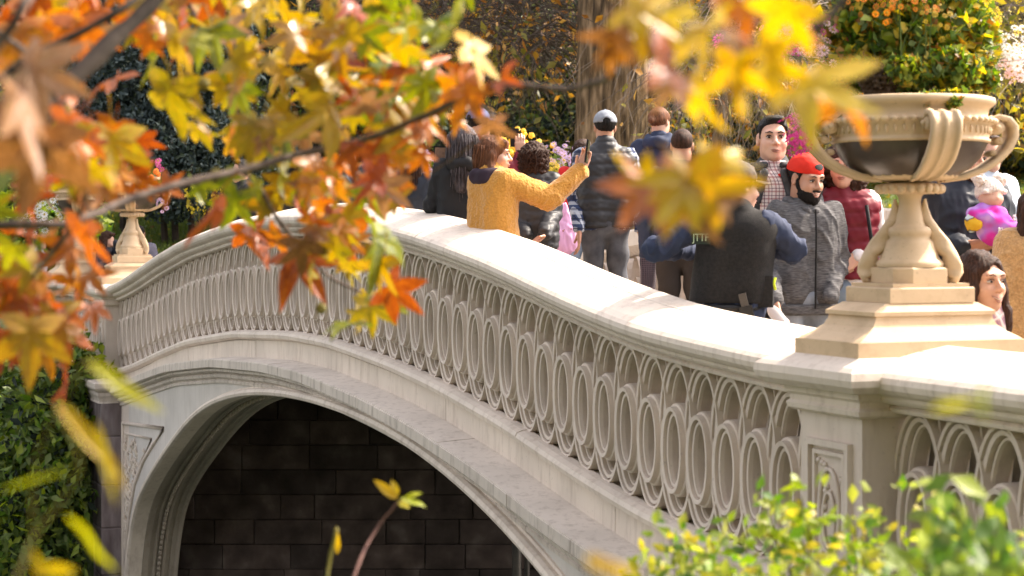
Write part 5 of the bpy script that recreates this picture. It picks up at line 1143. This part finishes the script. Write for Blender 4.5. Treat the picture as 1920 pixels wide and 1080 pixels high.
bq = bouquet('overflowing autumn bouquet of orange, pink and white flowers in the near urn', [
    (U_(1690, 0, -.1), (.22, .2, .10), 80, 'orange', .015, 'daisy'), (U_(1760, 40, -.1), (.16, .2, .10), 30, 'gold', .013, 'daisy'), (U_(1640, -20, 0), (.2, .15, .1), 30, 'gold', .015, 'daisy'),
    (U_(1500, 55, .1), (.16, .12, .14), 46, 'pink', .022, 'daisy'), (U_(1365, 95, .1), (.05, .06, .05), 8, 'pink', .030, 'daisy'), (U_(1535, 95, .05), (.10, .1, .14), 16, 'palepink', .022, 'daisy'), (U_(1490, 262, -.1), (.05, .06, .08), 13, 'crimson', .028, 'daisy'), (U_(1500, 235, 0), (.05, .05, .06), 6, 'pink', .024, 'daisy'),
    (U_(1590, 15, .1), (.08, .1, .12), 8, 'crimson', .020, 'daisy'), (U_(1895, 105, .05), (.07, .1, .12), 44, 'white', .022, 'daisy'), (U_(1905, 130, 0), (.05, .08, .07), 20, 'palepink', .022, 'daisy'), (U_(1860, 30, .05), (.10, .1, .12), 10, 'yellow', .022, 'daisy')],
    (b0, 9000, .036, [lf_bright, lf_yel, lf_green, lf_orange], (.44, .22, .24, .10)), None, top, 3)
mb = MB(); g = Grid((-.2, -.16, -.1), (.2, .16, .16), .007); g.ell((0, 0, 0), (.085, .07, .07), .03); v, q = g.mesh(); rb = link('root_ball', fast_mesh('root_ball', disp(v, q, .012 * wob(v, 110) + .006 * wob(v, 240)), q, False), m_soil, bq, U_(1650, 152, -.12))
for (u, specs, lab, sd) in ((urn_f1, [((.10, 0, 1.40), (.22, .2, .12), 30, 'orange', .030, 'pom'), ((-.22, 0, 1.36), (.2, .2, .12), 26, 'yellow', .030, 'pom'), ((-.35, -.1, 1.45), (.25, .2, .2), 26, 'lilac', .034, 'daisy'), ((-.1, 0, 1.55), (.15, .1, .12), 12, 'palepink', .045, 'daisy'), ((.35, .1, 1.50), (.1, .1, .08), 6, 'pink', .04, 'daisy'), ((.4, -.1, 1.1), (.1, .1, .1), 8, 'lilac', .03, 'daisy')], 'mound of orange, yellow and lilac flowers in the far pier urn', 41),
                            (urn_f2, [((-.5, 0, 1.0), (.28, .2, .25), 46, 'white', .045, 'daisy'), ((-.2, 0, 1.35), (.3, .2, .15), 22, 'white', .04, 'daisy'), ((0, 0, 1.4), (.2, .2, .1), 16, 'lilac', .035, 'daisy')], 'trailing white flowers in the farthest urn', 42),
                            (urn_f3, [((.42, 0, 1.72), (.34, .25, .2), 120, 'yellow', .036, 'pom'), ((.80, 0, 1.50), (.22, .2, .26), 70, 'yellow', .032, 'daisy'), ((1.02, 0, 1.66), (.22, .2, .2), 60, 'lilac', .036, 'daisy'), ((-.75, 0, 1.60), (.22, .2, .15), 34, 'lilac', .036, 'daisy')], 'large mound of yellow and lilac flowers behind the curly haired woman', 43)):
    base = Vector(u.location); S = []
    for (c, rad, n, col, size, kind) in specs: S.append((base + Vector((c[0], c[1] - .15, c[2] - .12)), rad, n, col, size, kind))
    bouquet(lab, S, ([(base.x, base.y, base.z + 1.22, .33, .3, .2, 2), (base.x - .1, base.y, base.z + 1.4, .3, .3, .15, 1)] + ([(base.x + .5, base.y, base.z + 1.45, .5, .3, .2, 3), (base.x - .6, base.y, base.z + 1.4, .4, .3, .15, 1), (base.x + .9, base.y, base.z + 1.3, .25, .25, .3, 1.5)] if u is urn_f3 else []), 1500 if u is not urn_f3 else 4500, .06, [lf_green, lf_bright], (.7, .3)), None, base + Vector((0, 0, 1.15)), sd)
# wild yellow spikes beside the far urn
mb = MB()
t_ = thing('goldenrod', 'pale yellow seed spikes leaning right of the far urn flowers', 'plant', W(380, 400, 27.5))
for q in range(7):
    a = -.5 + q * .28; pts = [Vector((0, 0, -.6)), Vector((math.sin(a) * .2, 0, -.1)), Vector((math.sin(a) * .55, 0, .35 + .1 * (q % 3)))]; MB().tube(pts, [.008, .006, .003], 4).obj('stem', lf_olive, t_)
    leafcloud('seed_spike', np.array([tuple(pts[1].lerp(pts[2], u) + Vector((rnd.gauss(0, .02), rnd.gauss(0, .02), rnd.gauss(0, .02)))) for u in np.linspace(.2, 1, 26)]), .045, [lf_yel], t_, 1.3, seed=q)

# ------------------------------------------------------------------ foreground sweetgum branches
def gum_leaf(seed):
    r2 = random.Random(seed); tips = [(90, 1.0), (90 - 55, .92), (90 + 55, .92), (90 - 112, .66), (90 + 112, .66)]
    tips = [(a + r2.uniform(-6, 6), l * r2.uniform(.86, 1.1)) for a, l in tips]; tips.sort(); out = []
    for i, (a, l) in enumerate(tips):
        ar = math.radians(a)
        nxt = tips[(i + 1) % 5]; na = nxt[0] + (360 if i == 4 else 0)
        for (u, w) in ((.42, -.17), (.66, -.125), (.86, -.055), (1.0, 0), (.86, .055), (.66, .125), (.42, .17)):
            out.append((l * u * math.cos(ar) - w * math.sin(ar), l * u * math.sin(ar) + w * math.cos(ar)))
        am_ = math.radians((a + na) / 2); sr = .27 if i < 4 else .10; out.append((sr * math.cos(am_), sr * math.sin(am_)))
    cx, cy = r2.uniform(.3, 1.1), r2.uniform(-.6, 1.2); fold = r2.uniform(.1, .7); tw = r2.uniform(-.9, .9)
    def z(x, y):
        rr = math.hypot(x, y); return -cx * .55 * rr * rr + fold * abs(x) * .6 + .07 * math.sin(5 * x + seed) * rr + .06 * math.sin(7 * y + seed * 2) + tw * x * y * .5 - cy * .25 * y * y
    v = [(0, 0, 0)] + [(x * .5, y * .5, z(x * .5, y * .5)) for x, y in out] + [(x, y, z(x, y)) for x, y in out]; n = len(out); f = []
    for i in range(n): j = (i + 1) % n; f += [(0, 1 + i, 1 + j), (1 + i, 1 + n + i, 1 + n + j, 1 + j)]
    o = len(v); pts = [Vector((0, 0, 0)), Vector((.02, -.4, .05)), Vector((.05, -.75, .18))]; m = MB().tube(pts, [.014, .012, .016], 4, False); v += m.v; f += [tuple(i + o for i in q) for q in m.f]
    return v, f
PAL = {'warm': [(.10, .016, .008), (.27, .055, .012), (.40, .11, .016), (.38, .17, .022)], 'gold': [(.17, .065, .014), (.30, .15, .02), (.36, .23, .025), (.23, .19, .02)], 'red': [(.12, .016, .008), (.24, .036, .012), (.36, .075, .016), (.28, .06, .013)],
       'yg': [(.36, .26, .018), (.30, .28, .018), (.20, .22, .015), (.08, .12, .012)], 'yellow': [(.36, .15, .012), (.48, .29, .014), (.52, .39, .02), (.50, .25, .015)], 'brown': [(.07, .025, .012), (.16, .07, .028), (.30, .15, .07), (.30, .19, .11)]}
GM = {k_: leaf_mat('sweetgum_leaf_' + k_, c, trans=.38, rough=.30, spec=.7, scale=14, rand=.45) for k_, c in PAL.items()}
GME = {k_: [] for k_ in GM}
for k_ in GM:
    for sd in range(7):
        v, f = gum_leaf(sd * 3 + 1); me = mesh_data('leaf', v, f, True); me.materials.append(GM[k_]); GME[k_].append(me)
m_gtwig = noise_mat('grey_brown_branch', [(.03, .02, .016), (.08, .058, .048), (.15, .115, .10)], scale=30, stretch=(1, 1, 1), bump=.4, bscale=60)
def put_leaf(tree, px, py, Y, size, pal, rng, down=None, name='leaf', label=None):
    o = bpy.data.objects.new(name, rng.choice(GME[pal])); COL.objects.link(o); o.parent = tree; o.location = W(px, py, Y)
    a = rng.gauss(math.pi, .75) if down is None else down        # blade direction in the picture plane, pi = hanging
    q = Matrix.Rotation(a, 4, 'Y') @ Matrix.Rotation(math.radians(90) + rng.gauss(0, .7), 4, 'X') @ Matrix.Rotation(rng.gauss(0, .6), 4, 'Y')
    q = Matrix.Rotation(rng.gauss(0, .55), 4, 'Z') @ q; o.rotation_euler = q.to_euler(); s_ = size * rng.uniform(.8, 1.15); o.scale = (s_, s_, s_)
    if label: o['label'] = label
    return o
def branch(tree, pts, r0, r1, name='branch', mat=None):
    P_ = [W(x, y, Y) for x, y, Y in pts]; out = []
    for i in range(len(P_) - 1):
        p0, p1, p2, p3 = P_[max(0, i - 1)], P_[i], P_[i + 1], P_[min(len(P_) - 1, i + 2)]
        for u in (0, .33, .67): out.append(.5 * (2 * p1 + (p2 - p0) * u + (2 * p0 - 5 * p1 + 4 * p2 - p3) * u * u + (3 * p1 - p0 - 3 * p2 + p3) * u ** 3))
    out.append(P_[-1]); n = len(out); out = [p + Vector((rnd.gauss(0, r0 * .12), 0, rnd.gauss(0, r0 * .12))) for p in out]
    MB().tube(out, [(r0 + (r1 - r0) * i / (n - 1)) * (1 + .12 * math.sin(i * 2.1)) for i in range(n)], 8).obj(name, mat or m_gtwig, tree, True)
left = thing('sweetgum_tree', 'sweetgum boughs hanging over the upper left with red, orange and golden star leaves', 'tree', (0, 0, 0))
trunk('trunk', (-2.9, 3.6, gh(-2.9, 3.6) - .3), (-2.6, 3.6, 8.5), .17, .12, left, k=28)
m_dk = noise_mat('dark_branch', [(.03, .022, .018), (.075, .055, .045)], scale=20, bump=.3)
branch(left, [(420, -180, 3.3), (310, -20, 3.25), (215, 72, 3.2), (120, 165, 3.15), (40, 262, 3.1), (-60, 350, 3.1), (-400, 420, 3.3), (-1750, 500, 3.6)], .0105, .03, mat=m_dk)
branch(left, [(330, -60, 3.3), (235, 12, 3.2), (150, 62, 3.2), (60, 105, 3.2), (-60, 190, 3.2), (-400, 420, 3.3)], .006, .008, mat=m_dk)
branch(left, [(-600, 440, 3.4), (-20, 424, 3.3), (120, 420, 3.3), (215, 385, 3.4), (330, 346, 3.5), (450, 320, 3.6), (600, 280, 3.7), (700, 256, 3.7), (800, 215, 3.6), (880, 178, 3.5), (945, 160, 3.4), (1040, 166, 3.3), (1105, 160, 3.2), (1155, 135, 3.1)], .0085, .005)
branch(left, [(455, 320, 3.7), (485, 350, 4.0), (520, 410, 4.2), (565, 465, 4.3), (620, 520, 4.4), (680, 550, 4.4)], .0055, .003)
branch(left, [(90, -60, 2.3), (50, 0, 2.2), (15, 60, 2.2), (-40, 130, 2.2)], .006, .007)
branch(left, [(860, 190, 3.5), (920, 210, 3.4), (930, 260, 3.3)], .004, .002); branch(left, [(1000, 160, 3.4), (960, 210, 3.6), (900, 260, 3.8), (800, 330, 4.1)], .003, .002)
branch(left, [(330, -40, 4), (380, 60, 4.1), (420, 150, 4.2), (480, 230, 4.2), (560, 290, 4.2)], .005, .003); branch(left, [(600, -60, 4.2), (640, 60, 4.3), (690, 160, 4.3), (740, 240, 4.2)], .005, .003); branch(left, [(-60, 30, 3), (40, 90, 3), (110, 190, 3), (160, 290, 3.1), (150, 400, 3.2), (60, 520, 3.4)], .005, .004)
rl = random.Random(17)
FEATURE = [(325, 170, 3.75, .125, 'gold', 3.3), (480, 235, 4.1, .11, 'gold', 3.6), (610, 200, 3.6, .12, 'gold', 3.9), (590, 90, 3.8, .12, 'gold', 2.7), (400, 60, 3.8, .10, 'yg', 3.3), (215, 150, 4.0, .09, 'warm', 3.1), (400, 385, 3.5, .105, 'red', 3.3), (560, 480, 4.1, .115, 'warm', 3.1), (480, 445, 4.2, .10, 'warm', 3.9), (700, 440, 3.9, .12, 'yg', 3.0), (735, 540, 4.0, .12, 'warm', 2.3), (660, 610, 4.0, .085, 'yg', 3.2), (845, 50, 3.1, .09, 'yg', 2.4), (30, 180, 2.05, .11, 'brown', 2.9), (70, 260, 2.1, .10, 'brown', 3.3), (150, 50, 3.3, .10, 'warm', 3.1), (40, 60, 3.4, .10, 'warm', 2.6), (880, 90, 3.2, .08, 'yellow', 2.0), (120, 700, 3.6, .08, 'red', 3.1), (60, 440, 3.6, .11, 'red', 3.4), (210, 260, 3.5, .10, 'yellow', 3.1), (290, 95, 3.7, .09, 'yg', 3.5), (530, 250, 3.9, .09, 'yg', 2.9), (750, 130, 3.9, .10, 'yg', 3.2), (690, 90, 4.0, .10, 'yg', 3.4), (925, 230, 3.3, .06, 'brown', 3.1), (60, 130, 2.5, .10, 'brown', 2.0), (160, 430, 3.1, .09, 'warm', 3.3), (60, 620, 3.2, .12, 'gold', 3.2), (940, 150, 3.2, .05, 'red', 1.8)]
CL = [(90, 20, 120, 60, 20, 'warm', 3.3, 4.4), (230, 50, 120, 60, 16, 'warm', 3.5, 4.6), (380, 40, 110, 70, 20, 'gold', 3.5, 4.6), (520, 60, 110, 80, 22, 'gold', 3.5, 4.6), (650, 50, 110, 80, 22, 'gold', 3.5, 4.6), (780, 70, 80, 80, 14, 'yg', 3.4, 4.4), (110, 220, 90, 80, 14, 'warm', 2.9, 4.0), (200, 290, 90, 50, 9, 'warm', 3.2, 4.2),
      (500, 170, 130, 90, 24, 'gold', 3.6, 4.6), (640, 200, 120, 90, 26, 'gold', 3.6, 4.6), (740, 180, 80, 90, 16, 'warm', 3.5, 4.4), (800, 220, 60, 70, 12, 'warm', 3.5, 4.3), (560, 320, 90, 60, 16, 'gold', 3.8, 4.6), (680, 330, 100, 70, 22, 'warm', 3.7, 4.6), (760, 330, 50, 60, 9, 'gold', 3.8, 4.5),
      (560, 420, 80, 60, 9, 'warm', 3.9, 4.5), (650, 460, 80, 60, 14, 'gold', 3.9, 4.6), (700, 560, 55, 50, 8, 'gold', 4.0, 4.6), (30, 480, 60, 60, 14, 'warm', 3.3, 4.2), (90, 540, 70, 70, 16, 'warm', 3.4, 4.3), (30, 600, 50, 60, 10, 'red', 3.4, 4.2), (120, 620, 50, 40, 7, 'warm', 3.5, 4.2), (60, 370, 60, 50, 7, 'red', 3.2, 4.0), (870, 180, 30, 50, 5, 'warm', 3.3, 4.0), (240, 360, 70, 30, 6, 'warm', 3.3, 4.0), (430, 340, 70, 30, 5, 'yg', 3.7, 4.4), (300, 250, 60, 40, 3, 'gold', 3.8, 4.4)]
cnt = 0; spare = []
for (x, y, Y, s_, pal, dn) in FEATURE: put_leaf(left, x, y, Y, s_, pal, rl, dn); cnt += 1
alls = []
for (x, y, rx, ry, n, pal, Ya, Yb) in CL:
    for q in range(n):
        p2 = pal if rl.random() < .74 else rl.choice(['warm', 'gold', 'yg', 'warm', 'red', 'brown']); alls.append((x + max(-1.2, min(1.2, rl.gauss(0, .6))) * rx, y + max(-1.2, min(1.2, rl.gauss(0, .6))) * ry, rl.uniform(Ya, Yb), rl.uniform(.048, .088), p2))
alls = [a for a in alls if not ((a[0] > 800 and a[1] > 225) or (a[0] > 765 and a[1] > 300) or (a[0] > 890 and a[1] > 60))]
rl.shuffle(alls)
far_v = []; 
for i, (x, y, Y, s_, pal) in enumerate(alls):
    if cnt < 298: put_leaf(left, x, y, Y, s_, pal, rl); cnt += 1
    else: spare.append((x, y, Y, s_, pal))
if spare:
    vv = []; ff = []; mi = []; names = list(GM)
    for (x, y, Y, s_, pal) in spare:
        o = put_leaf(left, x, y, Y, s_, pal, rl); me = o.data; mt = Matrix.LocRotScale(o.location, o.rotation_euler.to_quaternion(), o.scale); b1 = len(vv); vv += [tuple(mt @ p.co) for p in me.vertices]; ff += [tuple(b1 + i for i in p.vertices) for p in me.polygons]; mi += [names.index(pal)] * len(me.polygons); bpy.data.objects.remove(o)
    me = mesh_data('small_leaves', vv, ff, True)
    for k_ in names: me.materials.append(GM[k_])
    me.polygons.foreach_set('material_index', mi); o = link('small_leaves', me, None, left); o['kind'] = 'stuff'
for (x, y, Y) in ((382, 158, 3.7), (602, 578, 4.1), (405, 328, 3.6), (150, 325, 3.2)):
    m = MB().sphere((0, 0, 0), .012, 14, 10); vv = [tuple(Vector(p) * (1 + .14 * math.sin(i * 2.4))) for i, p in enumerate(m.v)]; o = M('seed_ball', vv, m.f, lf_olive, left); o.location = W(x, y, Y)
right = thing('sweetgum_tree', 'spray of big blurred yellow and orange star leaves in front of the urn and officer', 'tree', (0, 0, 0))
trunk('trunk', (2.9, 1.6, gh(2.9, 1.6) - .3), (2.7, 1.6, 8), .15, .11, right, k=28)
branch(right, [(3200, -1500, 2.0), (2200, -500, 2.2), (1700, -120, 2.4), (1520, 60, 2.4), (1400, 90, 2.4), (1290, 110, 2.45), (1190, 95, 2.5)], .008, .003); branch(right, [(1300, 110, 2.45), (1310, 220, 2.4), (1300, 330, 2.4)], .003, .002); branch(right, [(1200, -80, 2.4), (1180, 20, 2.4), (1200, 90, 2.4)], .003, .002)
for (x, y, Y, s_, pal, dn) in [(1190, 15, 2.4, .085, 'yellow', 1.9), (1170, 60, 2.5, .07, 'brown', 3.6), (1240, 120, 2.35, .085, 'warm', 2.2), (1225, 75, 2.5, .07, 'brown', 3.0), (1300, 165, 2.5, .07, 'yellow', 2.9), (1260, 150, 2.4, .06, 'brown', 3.5), (1330, 50, 2.3, .09, 'yellow', 3.3), (1350, 20, 2.4, .08, 'warm', 2.6), (1375, 70, 2.5, .06, 'brown', 2.9), (1380, 120, 2.3, .085, 'yellow', 3.2), (1400, 130, 2.3, .08, 'yellow', 2.9), (1440, 120, 2.4, .08, 'yellow', 2.1), (1510, 160, 2.35, .10, 'yellow', 1.7), (1560, 190, 2.4, .085, 'warm', 1.7), (1480, 10, 2.4, .08, 'yellow', 3.5), (1500, 45, 2.5, .06, 'brown', 2.5), (1400, 10, 2.5, .07, 'warm', 3.9), (1290, 340, 2.35, .075, 'yellow', 3.3), (1295, 345, 2.35, .10, 'yellow', 2.6), (1345, 300, 2.45, .075, 'yellow', .6), (1280, 375, 2.4, .09, 'brown', 1.75), (1225, 380, 2.4, .085, 'warm', 4.0), (1220, 360, 2.45, .06, 'yellow', 4.6), (1370, 400, 2.4, .06, 'brown', 1.9), (1270, 20, 2.5, .06, 'yellow', 3.0), (1150, 95, 2.5, .05, 'warm', 4.4)]:
    if y > 350: y -= 24; x -= 12
    put_leaf(right, x, y, Y * .86, s_ * .82, pal, rl, dn + rl.gauss(0, .15))
# ------------------------------------------------------------------ foreground saplings and shrub
def lance(seed):
    r2 = random.Random(seed); v = []; f = []; n = 8; c = r2.uniform(-.3, .3)
    for i in range(n + 1):
        t = i / n; w = .17 * math.sin(math.pi * t ** .8) ** .8 if 0 < t < 1 else 0; z = c * t * t + .03 * math.sin(t * 9 + seed)
        v += [(-w, t, z + w * .35), (0, t, z), (w, t, z + w * .35)]
    for i in range(n): a = i * 3; f += [(a, a + 1, a + 4, a + 3), (a + 1, a + 2, a + 5, a + 4)]
    return v, f
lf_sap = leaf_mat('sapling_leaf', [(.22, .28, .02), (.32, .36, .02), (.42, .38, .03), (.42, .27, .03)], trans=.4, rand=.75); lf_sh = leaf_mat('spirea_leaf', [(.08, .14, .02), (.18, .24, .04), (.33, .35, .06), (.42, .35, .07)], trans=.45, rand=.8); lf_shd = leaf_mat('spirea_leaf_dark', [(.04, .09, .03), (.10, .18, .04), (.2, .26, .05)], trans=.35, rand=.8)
LM = {}
lf_shr = leaf_mat('spirea_small_leaf', [(.08, .13, .02), (.19, .25, .045), (.36, .37, .08)], trans=.45, rand=-.7)
for k_, mt in (('sap', lf_sap), ('sh', lf_sh), ('shd', lf_shd)):
    LM[k_] = []
    for sd in range(4): v, f = lance(sd); me = mesh_data('leaf', v, f, True); me.materials.append(mt); LM[k_].append(me)
def lleaf(par, p0, p1, kind, rng, wid=1.0):
    o = bpy.data.objects.new('leaf', rng.choice(LM[kind])); COL.objects.link(o); o.parent = par; d = p1 - p0; L = d.length; y = d.normalized(); z = Vector((rng.gauss(0, .5), -1, rng.gauss(.3, .5))); z = (z - y * z.dot(y)).normalized(); x = y.cross(z); m = Matrix((x, y, z)).transposed(); o.rotation_euler = m.to_euler(); o.location = p0; o.scale = (L * wid, L, L); return o
sp = thing('sapling', 'yellowing sapling close to the camera at the lower left, long blurred leaves', 'plant', (0, 0, 0))
branch(sp, [(-200, 1400, 1.7), (20, 1100, 1.75), (60, 1010, 1.78), (150, 880, 1.8), (105, 770, 1.75)], .0013, .001, 'stem', lf_olive); branch(sp, [(60, 1010, 1.78), (70, 850, 1.78), (160, 680, 1.75)], .001, .0008, 'stem', lf_olive)
for (x0, y0, x1, y1, w_) in ((160, 675, 300, 790, 1.0), (100, 755, 250, 905, .9), (125, 962, 240, 1050, 1.2), (60, 1070, 150, 1062, 2.0), (60, 1030, 90, 1090, 1.4), (180, 790, 210, 950, .5), (0, 920, 130, 880, .35)):
    lleaf(sp, W(x0, y0, 1.75), W(x1, y1, 1.75), 'sap', rl, w_ * .45)
sp2 = thing('sapling', 'thin reddish sapling with one small leaf cluster in front of the dark arch', 'plant', (0, 0, 0))
branch(sp2, [(600, 1300, 3.8), (660, 1090, 3.9), (700, 1000, 4.0), (735, 955, 4.0), (755, 935, 4.0)], .0040, .0022, 'stem', noise_mat('reddish_stem', [(.10, .05, .045), (.20, .11, .09)])); branch(sp2, [(600, 1200, 3.8), (615, 1070, 3.9), (632, 990, 3.9)], .003, .004, 'stem', lf_olive)
for (x0, y0, x1, y1, w_) in ((745, 935, 700, 900, .7), (750, 935, 800, 945, .6), (745, 930, 735, 900, 1.0), (755, 938, 790, 920, .7), (745, 940, 770, 950, 1.3), (632, 1040, 634, 985, .5)):
    lleaf(sp2, W(x0, y0, 4.0), W(x1, y1, 4.0), 'sap', rl, w_ * 1.3)
rs = random.Random(5)
def bush(label, tips, n, kind, size, seed, base):
    t_ = thing('leafy_shrub', label, 'shrub', (0, 0, 0)); r2 = random.Random(seed); CLD = []
    for (x, y, Y) in tips:
        Y *= .84; y += 34
        b_ = Vector(base) + Vector((r2.uniform(-.3, .3), r2.uniform(-.2, .2), 0)); e_ = W(x, y, Y); b_.x = b_.x * .45 + e_.x * .55; b_.y = b_.y * .4 + e_.y * .6; b_.z = gh(b_.x, b_.y) - .05; pts = [b_.lerp(e_, u) + Vector((.05 * math.sin(u * 5 + x), .04 * math.sin(u * 4 + y), 0)) for u in np.linspace(0, 1, 9)]
        MB().tube(pts, [.006, .006, .005, .005, .004, .004, .003, .002, .0015], 5).obj('stem', m_twigd, t_)
        for q in range(85):
            u = 1 - r2.random() ** 1.3 * .7; i = u * 8; p = pts[min(7, int(i))].lerp(pts[min(8, int(i) + 1)], i % 1); CLD.append(tuple(p + Vector((r2.gauss(0, .04), r2.gauss(0, .04), r2.gauss(0, .035)))))
        for q in range(n):
            u = 1 - r2.random() ** 1.5 * .62; i = u * 8; p = pts[min(7, int(i))].lerp(pts[min(8, int(i) + 1)], i % 1); d = Vector((r2.gauss(0, 1), r2.gauss(0, 1), r2.uniform(-.1, 1.0))).normalized(); p = p + d * r2.uniform(0, .05); lleaf(t_, p, p + d * size * r2.uniform(.5, 1.0), kind if r2.random() < .8 else 'shd', r2, 1.5)
    leafcloud('foliage', np.array(CLD), size * .5, [lf_shr, lf_bright] if kind == 'sh' else [lf_green, lf_bright], t_, 1.9, -.2, seed=seed); return t_
bush('yellow green leafy shrub with sunlit tips in front of the near pier', [(1430, 905, 5.0), (1465, 930, 5.1), (1500, 950, 4.9), (1545, 900, 5.0), (1580, 960, 5.2), (1640, 935, 5.0), (1690, 915, 5.1), (1725, 925, 5.0), (1390, 960, 5.0), (1350, 990, 5.1), (1600, 1000, 4.8), (1540, 1010, 4.8)], 24, 'sh', .045, 3, (1.0, 5.1, 2.6))
bush('low spreading green shrub under the cornice, left of the yellow green one', [(1300, 975, 4.9), (1260, 1000, 5.0), (1220, 1030, 5.1), (1330, 1020, 4.8), (1280, 1040, 4.9), (1400, 1030, 4.7), (1230, 1070, 4.8), (1360, 1060, 4.7), (1460, 1040, 4.6), (1180, 1075, 5.0)], 26, 'sh', .042, 4, (.6, 5, 2.6))
bush('dark green shrub at the lower right corner', [(1780, 950, 3.6), (1830, 940, 3.7), (1860, 1000, 3.5), (1760, 1010, 3.6), (1700, 1020, 3.8), (1910, 960, 3.6), (1880, 1050, 3.5), (1820, 1040, 3.4), (1940, 1020, 3.5), (1660, 1050, 3.9)], 26, 'shd', .06, 6, (1.0, 3.7, 2.6))
bush('sunlit yellow shrub at the lower right edge, closest to the railing', [(1900, 1010, 4.8), (1860, 1040, 4.9), (1940, 980, 4.8), (1780, 1050, 4.9), (1700, 1060, 4.8)], 24, 'sh', .05, 7, (1.3, 4.8, 2.6))
for (x0, y0, x1, y1, w_) in ((1740, 770, 1830, 735, .5), (1840, 790, 1835, 700, .4), (1100, 1045, 1200, 1090, .9), (1100, 1040, 1160, 1075, .8)): lleaf(right, W(x0, y0, 1.35), W(x1, y1, 1.35), 'sap', rs, w_)

# unseen wood added behind the viewpoint, dims sky light on the near bridge faces
r = np.random.RandomState(78); P_ = []
for q in range(90):
    a = r.uniform(math.radians(175), math.radians(352)); R_ = r.uniform(8, 15); X = math.cos(a) * R_ - 1; Y = math.sin(a) * R_ - 1; z = gh(X, Y) + r.uniform(.5, 11 if X < 5 else 4); d = r.normal(size=(150, 3)); d /= np.linalg.norm(d, axis=1)[:, None]; P_.append(np.array([X, Y, z]) + d * r.uniform(.4, 1, (150, 1)) * np.array([2.2, 2.0, 1.8]))
leafcloud('woodland', np.concatenate(P_), .5, [lf_green, lf_olive, lf_orange], None, 1.5, wts=(.4, .35, .25), seed=12)

# repeats share a group
for o in scn.objects:
    if o.parent is None and not o.get('kind') and o.get('label') and not o.get('group'):
        g_ = {'person': 'people on the footbridge', 'garden_urn': 'urns on the bridge piers', 'tree': 'trees in the wood beyond the bridge', 'conifer': 'dark conifers behind the far urns', 'evergreen_bush': 'evergreen bushes beyond the deck', 'bush': 'bushes at the far bank', 'leafy_shrub': 'leafy shrubs in the foreground', 'sapling': 'saplings close to the camera',
              'weeping_tree': 'weeping trees behind the crowd', 'smartphone': 'phones held up by the crowd', 'flower_arrangement': 'flower arrangements in the urns', 'sweetgum_tree': 'sweetgum trees framing the view', 'stone_buttress': 'brownstone buttresses of the bridge'}.get(o.name.split('.')[0])
        if g_: o['group'] = g_
